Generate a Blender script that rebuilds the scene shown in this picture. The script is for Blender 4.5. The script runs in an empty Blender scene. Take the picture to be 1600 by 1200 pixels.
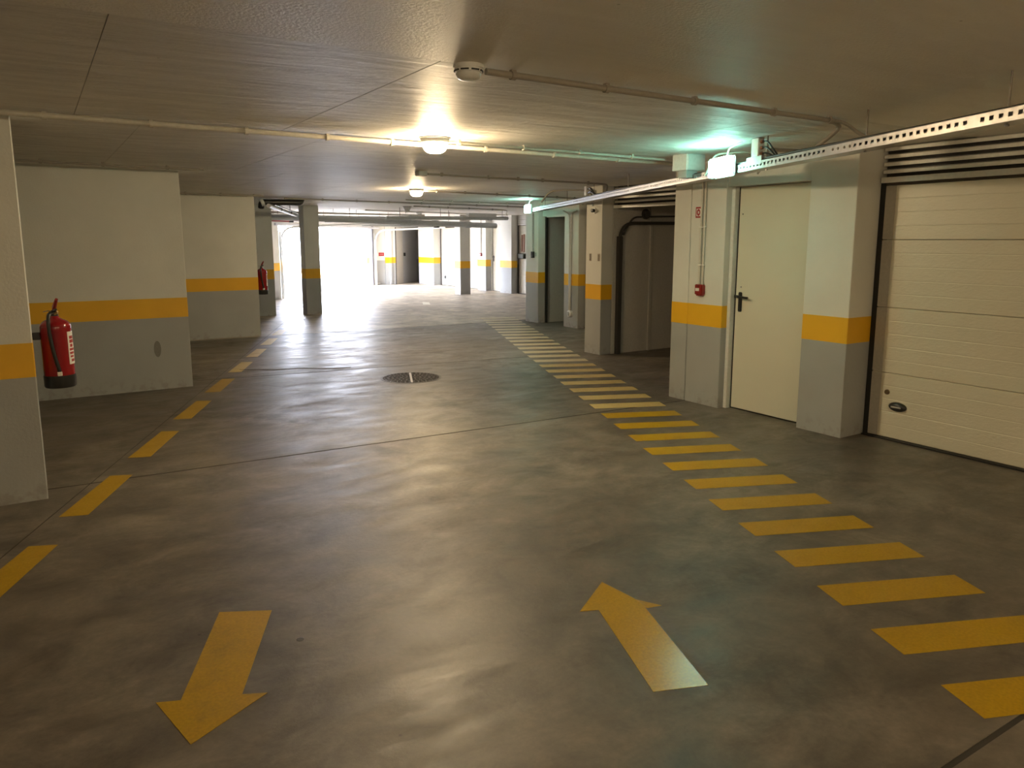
import bpy, bmesh, math, random
from math import sin, cos, pi, radians, atan2, sqrt
from mathutils import Vector, Matrix
random.seed(7)
S = bpy.context.scene
COL = S.collection

# ------------------------------------------------------------------ camera, sky, sun, exposure
# world axes follow the building grid: X runs along the ceiling conduits, Y along the garage fronts
cam_d = bpy.data.cameras.new('camera')
cam_d.sensor_width = 36.0
cam_d.lens = 36.0 * 1168.0 / 1600.0
cam_d.shift_y = -37.7 / 1600.0
cam_d.clip_end = 300
cam = bpy.data.objects.new('camera', cam_d)
COL.objects.link(cam)
cam.location = (0, 0, 1.55)
PITCH = radians(9.1)
cam.rotation_euler = (pi / 2 - PITCH, 0, -radians(32.45))
S.camera = cam

S.view_settings.view_transform = 'Standard'
S.view_settings.look = 'None'
S.view_settings.gamma = 1.0
S.view_settings.use_curve_mapping = False
S.view_settings.exposure = 1.4

w = bpy.data.worlds.new('sky')
S.world = w
w.use_nodes = True
bg = w.node_tree.nodes['Background']
bg.inputs['Color'].default_value = (0.80, 0.85, 1.0, 1)
bg.inputs['Strength'].default_value = 15.0

sun_d = bpy.data.lights.new('sun', 'SUN')
sun_d.energy = 10.0
sun_d.angle = radians(0.6)
sun_d.color = (1.0, 0.97, 0.92)
sun = bpy.data.objects.new('sun', sun_d)
COL.objects.link(sun)
sun.rotation_euler = Vector((-0.72, 0.52, 0.95)).to_track_quat('Z', 'Y').to_euler()

CEIL = 2.26
GA = radians(44.54)                       # direction of the gate wall
G0 = Vector((5.48, 20.19, 0))             # near jamb of the gate
RA = -radians(22.75)                      # direction of the drive lane
def qr(q, r, z=0.0):
    return Vector((q * cos(RA) - r * sin(RA), q * sin(RA) + r * cos(RA), z))
GR = Matrix.Rotation(GA, 4, 'Z')
def gp(x, y, z=0.0):
    return G0 + GR @ Vector((x, y, z))

# daylight comes in through the gate: a sampling portal in its opening (gives no light of its own)
pd = bpy.data.lights.new('gate_portal', 'AREA')
pd.shape = 'RECTANGLE'; pd.size = 6.16; pd.size_y = 1.95
pd.cycles.is_portal = True
po = bpy.data.objects.new('gate_portal', pd)
COL.objects.link(po)
po.location = gp(3.08, 0.05, 0.98)
inward = GR @ Vector((0, -1, 0))
po.rotation_euler = inward.to_track_quat('-Z', 'Z').to_euler()

# ------------------------------------------------------------------ materials
def new_mat(name):
    m = bpy.data.materials.new(name); m.use_nodes = True
    nt = m.node_tree
    return m, nt, nt.nodes['Principled BSDF']
def N(nt, typ, **kw):
    n = nt.nodes.new(typ)
    for k, v in kw.items():
        if k.startswith('i_'):
            n.inputs[k[2:].replace('_', ' ')].default_value = v
        else:
            setattr(n, k, v)
    return n
def L(nt, a, b): nt.links.new(a, b)
def simple(name, col, rough=0.5, metal=0.0, bump=0.0, scale=40.0, var=0.06, emit=None, es=0.0, spec=None):
    m, nt, b = new_mat(name)
    geo = N(nt, 'ShaderNodeNewGeometry')
    no = N(nt, 'ShaderNodeTexNoise', i_Scale=scale, i_Detail=4.0)
    L(nt, geo.outputs['Position'], no.inputs['Vector'])
    r = N(nt, 'ShaderNodeValToRGB')
    r.color_ramp.elements[0].position = 0.3; r.color_ramp.elements[1].position = 0.7
    r.color_ramp.elements[0].color = tuple(c * (1 - var) for c in col) + (1,)
    r.color_ramp.elements[1].color = tuple(min(1, c * (1 + var)) for c in col) + (1,)
    L(nt, no.outputs['Fac'], r.inputs['Fac'])
    L(nt, r.outputs['Color'], b.inputs['Base Color'])
    b.inputs['Roughness'].default_value = rough
    b.inputs['Metallic'].default_value = metal
    if spec is not None: b.inputs['Specular IOR Level'].default_value = spec
    if bump:
        bp = N(nt, 'ShaderNodeBump', i_Strength=bump, i_Distance=0.01)
        L(nt, no.outputs['Fac'], bp.inputs['Height']); L(nt, bp.outputs['Normal'], b.inputs['Normal'])
    if emit:
        b.inputs['Emission Color'].default_value = emit + (1,)
        b.inputs['Emission Strength'].default_value = es
    return m
def ramp(nt, p0, c0, p1, c1):
    r = N(nt, 'ShaderNodeValToRGB')
    e = r.color_ramp.elements
    e[0].position = p0; e[1].position = p1
    e[0].color = c0 + (1,) if len(c0) == 3 else c0
    e[1].color = c1 + (1,) if len(c1) == 3 else c1
    return r
def g3(v): return (v, v, v)
def mapping(nt, src, scale, rot=(0, 0, 0)):
    mp = N(nt, 'ShaderNodeMapping')
    mp.inputs['Scale'].default_value = scale
    mp.inputs['Rotation'].default_value = rot
    L(nt, src, mp.inputs['Vector'])
    return mp.outputs['Vector']
def mixc(nt, fac, a, b, mode='MIX'):
    m = N(nt, 'ShaderNodeMix', data_type='RGBA', blend_type=mode)
    if isinstance(fac, float): m.inputs[0].default_value = fac
    else: L(nt, fac, m.inputs[0])
    for s, i in ((a, 6), (b, 7)):
        if isinstance(s, tuple): m.inputs[i].default_value = s + (1,)
        else: L(nt, s, m.inputs[i])
    return m.outputs[2]
def mathn(nt, op, a, b=None, clamp=False):
    m = N(nt, 'ShaderNodeMath', operation=op, use_clamp=clamp)
    for s, i in ((a, 0), (b, 1)):
        if s is None: continue
        if isinstance(s, (int, float)): m.inputs[i].default_value = s
        else: L(nt, s, m.inputs[i])
    return m.outputs[0]

# painted render on walls and pillars: grey dado below, white above
def wall_paint():
    m, nt, b = new_mat('wall_paint')
    geo = N(nt, 'ShaderNodeNewGeometry')
    sep = N(nt, 'ShaderNodeSeparateXYZ'); L(nt, geo.outputs['Position'], sep.inputs[0])
    up = mathn(nt, 'GREATER_THAN', sep.outputs['Z'], 0.85)
    no = N(nt, 'ShaderNodeTexNoise', i_Scale=3.0, i_Detail=6.0); L(nt, geo.outputs['Position'], no.inputs['Vector'])
    base = mixc(nt, up, (0.37, 0.375, 0.37), (0.70, 0.69, 0.64))
    tone = ramp(nt, 0.3, g3(0.92), 0.7, g3(1.0)); L(nt, no.outputs['Fac'], tone.inputs['Fac'])
    c = mixc(nt, 1.0, base, tone.outputs['Color'], 'MULTIPLY')
    # scuffs low on the wall
    n2 = N(nt, 'ShaderNodeTexNoise', i_Scale=14.0, i_Detail=8.0); L(nt, geo.outputs['Position'], n2.inputs['Vector'])
    low = ramp(nt, 0.0, g3(1), 0.16, g3(0)); L(nt, sep.outputs['Z'], low.inputs['Fac'])
    sc = ramp(nt, 0.5, g3(0), 0.62, g3(1)); L(nt, n2.outputs['Fac'], sc.inputs['Fac'])
    f = mathn(nt, 'MULTIPLY', low.outputs['Color'], sc.outputs['Color'])
    f = mathn(nt, 'MULTIPLY', f, 0.45)
    c = mixc(nt, f, c, (0.2, 0.17, 0.13))
    L(nt, c, b.inputs['Base Color'])
    b.inputs['Roughness'].default_value = 0.62
    n3 = N(nt, 'ShaderNodeTexNoise', i_Scale=55.0, i_Detail=5.0); L(nt, geo.outputs['Position'], n3.inputs['Vector'])
    bp = N(nt, 'ShaderNodeBump', i_Strength=0.12, i_Distance=0.01)
    L(nt, n3.outputs['Fac'], bp.inputs['Height']); L(nt, bp.outputs['Normal'], b.inputs['Normal'])
    return m

def floor_mat(name='polished_concrete', k=(0.70, 0.68, 0.66)):
    m, nt, b = new_mat(name)
    geo = N(nt, 'ShaderNodeNewGeometry'); P = geo.outputs['Position']
    big = N(nt, 'ShaderNodeTexNoise', i_Scale=0.55, i_Detail=5.0, i_Roughness=0.6); L(nt, P, big.inputs['Vector'])
    mid = N(nt, 'ShaderNodeTexNoise', i_Scale=2.6, i_Detail=9.0, i_Roughness=0.68, i_Distortion=0.6); L(nt, P, mid.inputs['Vector'])
    st = N(nt, 'ShaderNodeTexNoise', i_Scale=1.6, i_Detail=8.0, i_Roughness=0.65, i_Distortion=0.9)
    L(nt, mapping(nt, P, (1.0, 3.6, 1.0), (0, 0, 0.35)), st.inputs['Vector'])
    fine = N(nt, 'ShaderNodeTexNoise', i_Scale=38.0, i_Detail=6.0, i_Roughness=0.7); L(nt, P, fine.inputs['Vector'])
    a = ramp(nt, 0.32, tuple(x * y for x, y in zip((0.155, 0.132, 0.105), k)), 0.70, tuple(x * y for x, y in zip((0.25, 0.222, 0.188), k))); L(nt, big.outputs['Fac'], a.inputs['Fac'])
    t1 = ramp(nt, 0.36, g3(0.68), 0.64, g3(1.25)); L(nt, mid.outputs['Fac'], t1.inputs['Fac'])
    t2 = ramp(nt, 0.32, g3(0.80), 0.68, g3(1.18)); L(nt, st.outputs['Fac'], t2.inputs['Fac'])
    t3 = ramp(nt, 0.35, g3(0.90), 0.65, g3(1.08)); L(nt, fine.outputs['Fac'], t3.inputs['Fac'])
    c = mixc(nt, 1.0, a.outputs['Color'], t1.outputs['Color'], 'MULTIPLY')
    c = mixc(nt, 1.0, c, t2.outputs['Color'], 'MULTIPLY')
    c = mixc(nt, 1.0, c, t3.outputs['Color'], 'MULTIPLY')
    # small dark flecks
    vo = N(nt, 'ShaderNodeTexVoronoi', i_Scale=3.1); L(nt, P, vo.inputs['Vector'])
    fl = ramp(nt, 0.012, g3(1), 0.03, g3(0)); L(nt, vo.outputs['Distance'], fl.inputs['Fac'])
    c = mixc(nt, mathn(nt, 'MULTIPLY', fl.outputs['Color'], 0.8), c, (0.03, 0.025, 0.02))
    L(nt, c, b.inputs['Base Color'])
    r1 = ramp(nt, 0.32, g3(0.28), 0.70, g3(0.50)); L(nt, st.outputs['Fac'], r1.inputs['Fac'])
    pol0 = N(nt, 'ShaderNodeTexNoise', i_Scale=2.4, i_Detail=12.0, i_Roughness=0.74, i_Distortion=0.5); L(nt, mapping(nt, P, (1.0, 1.5, 1.0), (0, 0, 0.5)), pol0.inputs['Vector'])
    msk = N(nt, 'ShaderNodeTexNoise', i_Scale=0.8, i_Detail=3.0, i_Distortion=0.5); L(nt, mapping(nt, P, (1.0, 1.0, 1.0), (0, 0, 1.1)), msk.inputs['Vector'])
    mr = ramp(nt, 0.38, g3(0.15), 0.62, g3(1.0)); L(nt, msk.outputs['Fac'], mr.inputs['Fac'])
    class _P: pass
    pol = _P(); pv = mathn(nt, 'ADD', mathn(nt, 'MULTIPLY', mathn(nt, 'SUBTRACT', pol0.outputs['Fac'], 0.5), mr.outputs['Color']), 0.5)
    pol.outputs = {'Fac': pv}
    r2 = ramp(nt, 0.38, g3(0.15), 0.62, g3(-0.03)); L(nt, pol.outputs['Fac'], r2.inputs['Fac'])
    pt = ramp(nt, 0.36, g3(0.66), 0.64, g3(1.24)); L(nt, pol.outputs['Fac'], pt.inputs['Fac'])
    c = mixc(nt, 1.0, c, pt.outputs['Color'], 'MULTIPLY'); L(nt, c, b.inputs['Base Color'])
    L(nt, mathn(nt, 'ADD', r1.outputs['Color'], r2.outputs['Color']), b.inputs['Roughness'])
    b.inputs['Specular IOR Level'].default_value = 0.5
    h = mathn(nt, 'ADD', mathn(nt, 'MULTIPLY', st.outputs['Fac'], 0.5), mathn(nt, 'MULTIPLY', pol.outputs['Fac'], 0.5))
    bp = N(nt, 'ShaderNodeBump', i_Strength=0.05, i_Distance=0.02)
    L(nt, h, bp.inputs['Height'])
    bp2 = N(nt, 'ShaderNodeBump', i_Strength=0.22, i_Distance=0.004)
    L(nt, fine.outputs['Fac'], bp2.inputs['Height']); L(nt, bp.outputs['Normal'], bp2.inputs['Normal'])
    L(nt, bp2.outputs['Normal'], b.inputs['Normal'])
    return m

def ceil_mat(name, strength, rot, k=1.0, grit_s=0.12):
    m, nt, b = new_mat(name)
    geo = N(nt, 'ShaderNodeNewGeometry'); P = geo.outputs['Position']
    st = N(nt, 'ShaderNodeTexNoise', i_Scale=2.2, i_Detail=9.0, i_Roughness=0.62, i_Distortion=0.7)
    L(nt, mapping(nt, P, (0.7, 4.2, 1.0), (0, 0, rot)), st.inputs['Vector'])
    big = N(nt, 'ShaderNodeTexNoise', i_Scale=0.7, i_Detail=4.0); L(nt, P, big.inputs['Vector'])
    c1 = ramp(nt, 0.35, (0.70 * k, 0.67 * k, 0.62 * k), 0.68, (0.86 * min(k, 1.05), 0.83 * min(k, 1.05), 0.77 * min(k, 1.05))); L(nt, st.outputs['Fac'], c1.inputs['Fac'])
    c2 = ramp(nt, 0.3, g3(0.9), 0.7, g3(1.04)); L(nt, big.outputs['Fac'], c2.inputs['Fac'])
    c = mixc(nt, 1.0, c1.outputs['Color'], c2.outputs['Color'], 'MULTIPLY')
    vo = N(nt, 'ShaderNodeTexVoronoi', i_Scale=5.0); L(nt, P, vo.inputs['Vector'])
    fl = ramp(nt, 0.015, g3(0.55), 0.035, g3(0)); L(nt, vo.outputs['Distance'], fl.inputs['Fac'])
    c = mixc(nt, fl.outputs['Color'], c, (0.16, 0.14, 0.11))
    L(nt, c, b.inputs['Base Color'])
    b.inputs['Roughness'].default_value = 0.55
    b.inputs['Specular IOR Level'].default_value = 0.8
    bp = N(nt, 'ShaderNodeBump', i_Strength=strength, i_Distance=0.05)
    L(nt, st.outputs['Fac'], bp.inputs['Height'])
    grit = N(nt, 'ShaderNodeTexNoise', i_Scale=70.0, i_Detail=3.0, i_Roughness=0.6); L(nt, P, grit.inputs['Vector'])
    bg_ = N(nt, 'ShaderNodeBump', i_Strength=grit_s, i_Distance=0.011)
    L(nt, grit.outputs['Fac'], bg_.inputs['Height']); L(nt, bp.outputs['Normal'], bg_.inputs['Normal'])
    L(nt, bg_.outputs['Normal'], b.inputs['Normal'])
    return m

def floor_paint(name, col, worn=0.35, r0=0.38, r1=0.5, spec=0.3):
    m, nt, b = new_mat(name)
    geo = N(nt, 'ShaderNodeNewGeometry'); P = geo.outputs['Position']
    n1 = N(nt, 'ShaderNodeTexNoise', i_Scale=5.0, i_Detail=10.0, i_Roughness=0.7); L(nt, P, n1.inputs['Vector'])
    n2 = N(nt, 'ShaderNodeTexNoise', i_Scale=90.0, i_Detail=3.0); L(nt, P, n2.inputs['Vector'])
    w1 = ramp(nt, 0.50, g3(0), 0.80, g3(worn)); L(nt, n1.outputs['Fac'], w1.inputs['Fac'])
    c = mixc(nt, w1.outputs['Color'], col, (0.20, 0.13, 0.03))
    t = ramp(nt, 0.35, g3(0.88), 0.65, g3(1.05)); L(nt, n2.outputs['Fac'], t.inputs['Fac'])
    c = mixc(nt, 1.0, c, t.outputs['Color'], 'MULTIPLY')
    L(nt, c, b.inputs['Base Color'])
    r = ramp(nt, 0.3, g3(r0), 0.7, g3(r1)); L(nt, n1.outputs['Fac'], r.inputs['Fac'])
    b.inputs['Specular IOR Level'].default_value = spec
    L(nt, r.outputs['Color'], b.inputs['Roughness'])
    bp = N(nt, 'ShaderNodeBump', i_Strength=0.08, i_Distance=0.003)
    L(nt, n2.outputs['Fac'], bp.inputs['Height']); L(nt, bp.outputs['Normal'], b.inputs['Normal'])
    return m

def door_steel(name, col, emboss):
    m, nt, b = new_mat(name)
    geo = N(nt, 'ShaderNodeNewGeometry'); P = geo.outputs['Position']
    n1 = N(nt, 'ShaderNodeTexNoise', i_Scale=30.0, i_Detail=4.0, i_Roughness=0.55, i_Distortion=0.4)
    L(nt, mapping(nt, P, (1.0, 1.0, 2.6)), n1.inputs['Vector'])
    n2 = N(nt, 'ShaderNodeTexNoise', i_Scale=1.5, i_Detail=3.0); L(nt, P, n2.inputs['Vector'])
    t = ramp(nt, 0.3, tuple(c * 0.95 for c in col), 0.7, col); L(nt, n2.outputs['Fac'], t.inputs['Fac'])
    L(nt, t.outputs['Color'], b.inputs['Base Color'])
    b.inputs['Roughness'].default_value = 0.33
    bp = N(nt, 'ShaderNodeBump', i_Strength=emboss, i_Distance=0.006)
    L(nt, n1.outputs['Fac'], bp.inputs['Height']); L(nt, bp.outputs['Normal'], b.inputs['Normal'])
    return m

M = {}
M['wall'] = wall_paint()
M['band'] = simple('yellow_wall_paint', (0.78, 0.42, 0.012), 0.55, var=0.04, scale=4)
M['floor'] = floor_mat()
M['floor_lit_far'] = floor_mat('painted_lit_concrete', (2.25, 2.2, 2.1))  # same concrete; extra light on the far floor put into its base colour
M['ceil'] = ceil_mat('board_marked_concrete', 0.8, 0.0)
M['ceil_s'] = ceil_mat('smooth_painted_concrete', 0.12, 0.2, 1.22, 0.35)
M['mark'] = floor_paint('yellow_floor_paint', (0.42, 0.25, 0.004), 0.25)
M['mark_dirty'] = floor_paint('dirty_yellow_floor_paint', (0.42, 0.25, 0.004), 0.8)
M['mark_worn_glare'] = floor_paint('glare_tinted_worn_yellow_paint', (0.56, 0.42, 0.17), 0.5)  # floor reflection painted in as a paler base, with random wear over it
M['mark_pale_glare'] = floor_paint('pale_glare_tinted_worn_paint', (0.60, 0.52, 0.34), 0.4)  # stronger painted-in reflection for the furthest bars, some wear
M['mark_gloss'] = floor_paint('glossy_yellow_floor_paint', (0.50, 0.31, 0.01), 0.2, 0.20, 0.28, 0.6)
M['white_mark'] = floor_paint('white_floor_paint', (0.75, 0.72, 0.62), 0.2)
M['joint'] = simple('dark_joint_filler', (0.035, 0.03, 0.025), 0.8)
M['garage'] = door_steel('embossed_white_steel', (0.66, 0.62, 0.50), 0.35)
M['leaf'] = door_steel('painted_door_steel', (0.68, 0.64, 0.52), 0.03)
M['door_trim'] = simple('white_trim_paint', (0.66, 0.65, 0.62), 0.4)
M['cap'] = simple('door_edge_cap', (0.42, 0.39, 0.34), 0.4)
M['rubber'] = simple('black_rubber', (0.012, 0.011, 0.010), 0.6)
M['black'] = simple('black_plastic', (0.018, 0.018, 0.018), 0.35)
M['void'] = simple('dark_unpainted_block', (0.05, 0.045, 0.04), 0.9)
M['slat'] = simple('louvre_aluminium_paint', (0.74, 0.72, 0.68), 0.35)
M['conduit'] = simple('grey_conduit_plastic', (0.58, 0.54, 0.47), 0.45)
M['conduit_d'] = simple('dim_grey_conduit_plastic', (0.33, 0.30, 0.26), 0.5)
M['galv'] = simple('galvanised_steel', (0.40, 0.385, 0.38), 0.34, 0.85, var=0.1, scale=25)
M['rod'] = simple('threaded_rod_steel', (0.20, 0.17, 0.14), 0.5, 0.6)
M['white_p'] = simple('white_plastic', (0.72, 0.72, 0.70), 0.35)
M['grey_p'] = simple('grey_plastic', (0.40, 0.41, 0.40), 0.4)
M['red'] = simple('red_enamel', (0.24, 0.009, 0.012), 0.2, var=0.03)
M['red_p'] = simple('red_plastic', (0.26, 0.018, 0.014), 0.35)
M['brass'] = simple('brass', (0.65, 0.45, 0.18), 0.3, 0.9)
M['print_w'] = simple('printed_white', (0.75, 0.72, 0.68), 0.5, var=0.02)
M['print_r'] = simple('printed_red', (0.35, 0.02, 0.02), 0.5, var=0.02)
M['lamp'] = simple('glowing_lamp_glass', (0.9, 0.8, 0.6), 0.4, emit=(1.0, 0.755, 0.44), es=215.0)
M['exit'] = simple('glowing_exit_diffuser', (0.8, 0.9, 0.85), 0.4, emit=(0.40, 1.0, 0.80), es=16.0)
M['exit_txt'] = simple('exit_pictogram_green', (0.02, 0.4, 0.2), 0.4, emit=(0.45, 1.0, 0.75), es=2.2)
M['drain'] = simple('grey_drain_plastic', (0.52, 0.54, 0.54), 0.35)
M['duct_w'] = simple('pale_pipe_wrap', (0.62, 0.63, 0.68), 0.4)
M['iron'] = simple('cast_iron', (0.06, 0.048, 0.038), 0.42, 0.7, bump=0.3, scale=120)
M['iron_d'] = simple('packed_dirt', (0.025, 0.02, 0.015), 0.9)
M['outside'] = simple('sunlit_concrete', (0.72, 0.72, 0.70), 0.8)
M['darkroom'] = simple('unpainted_grey_render', (0.50, 0.48, 0.44), 0.8)
M['greydoor'] = simple('grey_room_paint', (0.42, 0.43, 0.42), 0.6)
M['wood'] = simple('brown_board', (0.28, 0.13, 0.07), 0.6)
M['stain'] = simple('dark_stain', (0.03, 0.026, 0.022), 0.5)

# ------------------------------------------------------------------ mesh helpers
def bx(bm, x0, x1, y0, y1, z0, z1, mat=None):
    vs = [bm.verts.new(v) for v in ((x0,y0,z0),(x1,y0,z0),(x1,y1,z0),(x0,y1,z0),(x0,y0,z1),(x1,y0,z1),(x1,y1,z1),(x0,y1,z1))]
    if mat is not None:
        for v in vs: v.co = mat @ v.co
    for f in ((0,3,2,1),(4,5,6,7),(0,1,5,4),(1,2,6,5),(2,3,7,6),(3,0,4,7)):
        bm.faces.new([vs[i] for i in f])
def bvl(bm, w=0.004, seg=1):
    bmesh.ops.bevel(bm, geom=list(bm.edges), offset=w, segments=seg, affect='EDGES', clamp_overlap=True)
def prism(bm, poly, z0, z1):
    a = [bm.verts.new((x, y, z0)) for x, y in poly]; b = [bm.verts.new((x, y, z1)) for x, y in poly]
    n = len(poly)
    bm.faces.new(a[::-1]); bm.faces.new(b)
    for i in range(n): bm.faces.new((a[i], a[(i+1) % n], b[(i+1) % n], b[i]))
def lathe(bm, prof, seg=28, mat=None):
    rings = []
    for r, z in prof:
        if r < 1e-6:
            rings.append([bm.verts.new((0, 0, z))])
        else:
            rings.append([bm.verts.new((r * cos(2*pi*i/seg), r * sin(2*pi*i/seg), z)) for i in range(seg)])
    for A, B in zip(rings, rings[1:]):
        for i in range(seg):
            j = (i + 1) % seg
            if len(A) == 1 and len(B) == 1: continue
            if len(A) == 1: bm.faces.new((A[0], B[i], B[j]))
            elif len(B) == 1: bm.faces.new((A[i], A[j], B[0]))
            else: bm.faces.new((A[i], A[j], B[j], B[i]))
    if mat is not None:
        for R_ in rings:
            for v in R_: v.co = mat @ v.co
def rounded(pts, rad=0.05, n=5):
    pts = [Vector(p) for p in pts]
    out = [pts[0]]
    for a, b, c in zip(pts, pts[1:], pts[2:]):
        d1 = (a - b); d2 = (c - b)
        r = min(rad, d1.length * 0.49, d2.length * 0.49)
        p1 = b + d1.normalized() * r; p2 = b + d2.normalized() * r
        for i in range(n + 1):
            t = i / n
            out.append((1-t)**2 * p1 + 2*t*(1-t) * b + t*t * p2)
    out.append(pts[-1])
    return out
def tube(bm, pts, r, seg=10, caps=True):
    pts = [Vector(p) for p in pts]
    rings = []; up = Vector((0, 0, 1))
    n = len(pts); prev = None
    for i, p in enumerate(pts):
        d = (pts[min(i+1, n-1)] - pts[max(i-1, 0)]).normalized()
        if prev is None:
            a = d.cross(up)
            if a.length < 1e-3: a = d.cross(Vector((1, 0, 0)))
            a.normalize()
        else:
            a = prev - d * prev.dot(d)
            if a.length < 1e-4: a = d.cross(up)
            a.normalize()
        prev = a; b = d.cross(a)
        rr = r[i] if isinstance(r, (list, tuple)) else r
        rings.append([bm.verts.new(p + (a * cos(2*pi*k/seg) + b * sin(2*pi*k/seg)) * rr) for k in range(seg)])
    for A, B in zip(rings, rings[1:]):
        for k in range(seg):
            j = (k + 1) % seg
            bm.faces.new((A[k], A[j], B[j], B[k]))
    if caps:
        bm.faces.new(rings[0][::-1]); bm.faces.new(rings[-1])
def obj(name, bm, mat, parent=None, smooth=False, loc=None, rotz=None):
    bmesh.ops.recalc_face_normals(bm, faces=bm.faces[:])
    me = bpy.data.meshes.new(name); bm.to_mesh(me); bm.free()
    if smooth:
        for p in me.polygons: p.use_smooth = True
        try: me.set_sharp_from_angle(angle=radians(40))
        except Exception: pass
    o = bpy.data.objects.new(name, me); COL.objects.link(o)
    me.materials.append(M[mat] if isinstance(mat, str) else mat)
    if parent: o.parent = parent
    if loc is not None: o.location = loc
    if rotz is not None: o.rotation_euler = (0, 0, rotz)
    return o
def box(name, mat, parent, x0, x1, y0, y1, z0, z1, bev=0.0, **k):
    bm = bmesh.new(); bx(bm, x0, x1, y0, y1, z0, z1)
    if bev: bvl(bm, bev)
    return obj(name, bm, mat, parent, **k)
def thing(name, label, cat, loc=(0, 0, 0), rotz=0.0, group=None, kind=None):
    o = bpy.data.objects.new(name, None); COL.objects.link(o)
    o.empty_display_size = 0.1
    o.location = loc; o.rotation_euler = (0, 0, rotz)
    return tag(o, label, cat, group, kind)
def tag(o, label=None, cat=None, group=None, kind=None):
    if label: o['label'] = label
    if cat: o['category'] = cat
    if group: o['group'] = group
    if kind: o['kind'] = kind
    return o
def inst(src, name, parent, loc=(0, 0, 0), rot=(0, 0, 0)):
    c = src.copy(); c.name = name; COL.objects.link(c)
    c.parent = parent; c.location = loc; c.rotation_euler = rot
    return c
def copy_tree(o, parent=None):
    c = o.copy(); COL.objects.link(c)
    if parent is not None: c.parent = parent
    for ch in list(o.children): copy_tree(ch, c)
    return c

# ------------------------------------------------------------------ floor: concrete slabs between sawn joints
def clip(poly, a, b, c):
    """keep the side a*x + b*y <= c"""
    out = []
    for i in range(len(poly)):
        p, q = poly[i], poly[(i+1) % len(poly)]
        dp = a*p[0] + b*p[1] - c; dq = a*q[0] + b*q[1] - c
        if dp <= 0: out.append(p)
        if (dp < 0 < dq) or (dq < 0 < dp):
            t = dp / (dp - dq); out.append((p[0] + t*(q[0]-p[0]), p[1] + t*(q[1]-p[1])))
    return out
ga, gb = -sin(GA), cos(GA)                     # gate plane normal, outward
gc = ga * G0.x + gb * G0.y
def area(poly):
    return abs(sum(p[0]*q[1] - q[0]*p[1] for p, q in zip(poly, poly[1:] + poly[:1]))) / 2
floor = box('floor', 'joint', None, -6, 16, -8, 30, -0.20, -0.0025)
tag(floor, 'polished brown grey concrete garage floor with sawn joints', kind='structure')
XL, XR = -5.0, 15.0
# each joint as (y at x=0, slope)
joints = [(-6.0, 0), (-1.6, 0), (1.02, -0.01), (5.38, -0.045), (9.0, -0.13), (12.45, -0.02), (16.1, -0.02), (20.0, 0.0), (24.2, 0.0), (29.0, 0)]
qa, qb, qc = cos(RA), sin(RA), -1.90           # long joint beside the dashes: q = -1.90
G = 0.010
for (y0, s0), (y1, s1) in zip(joints, joints[1:]):
    strip = [(XL, y0 + s0*XL + G), (XR, y0 + s0*XR + G), (XR, y1 + s1*XR - G), (XL, y1 + s1*XL - G)]
    strip = clip(strip, ga, gb, gc + 0.25)
    for half in (0, 1):
        p = clip(strip, qa, qb, qc - 0.004) if half == 0 else clip(strip, -qa, -qb, -(qc + 0.004))
        if len(p) > 2 and area(p) > 0.05:
            bm = bmesh.new(); prism(bm, p, -0.013, 0.0)
            obj('floor_slab', bm, 'floor_lit_far' if y0 > 12 else 'floor', floor)
crack = [(2.0, 9.30), (2.35, 9.05), (2.62, 9.02), (2.95, 8.80), (3.2, 8.74)]
bm = bmesh.new(); tube(bm, [(x, y, 0.0) for x, y in crack], 0.004, 5)
obj('crack', bm, 'joint', floor)

# ------------------------------------------------------------------ ceiling: slab with formwork panels
cpoly = clip([(-6, -8), (16, -8), (16, 30), (-6, 30)], ga, gb, gc + 0.28)
bm = bmesh.new(); prism(bm, cpoly, CEIL + 0.012, CEIL + 0.35)
ceiling = tag(obj('ceiling', bm, 'ceil', None), 'low board-marked concrete ceiling over the parking lane', kind='structure')
rows = [(-8.0, 2.80), (2.80, 5.15), (5.15, 8.25), (8.25, 12.3), (12.3, 15.8), (15.8, 19.8), (19.8, 24.0), (24.0, 30.0)]
for ri, (v0, v1) in enumerate(rows):
    xs = [-6.0]
    step = 22.0 if ri == 0 else 1.18
    x = -6.0 + (0.0 if ri == 0 else (ri * 0.37) % 1.0)
    while x < 16: 
        if x > xs[-1] + 0.2: xs.append(x)
        x += step
    xs.append(16.0)
    for a, b in zip(xs, xs[1:]):
        p = clip([(a + .0015, v0 + .0015), (b - .0015, v0 + .0015), (b - .0015, v1 - .0015), (a + .0015, v1 - .0015)], ga, gb, gc + 0.26)
        if len(p) < 3 or area(p) < 0.02: continue
        dz = 0.0 if ri else -0.004
        bm = bmesh.new(); prism(bm, p, CEIL + dz + random.uniform(-0.0005, 0.0005), CEIL + 0.013)
        obj('ceiling_panel', bm, 'ceil' if ri else 'ceil_s', ceiling)

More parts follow.
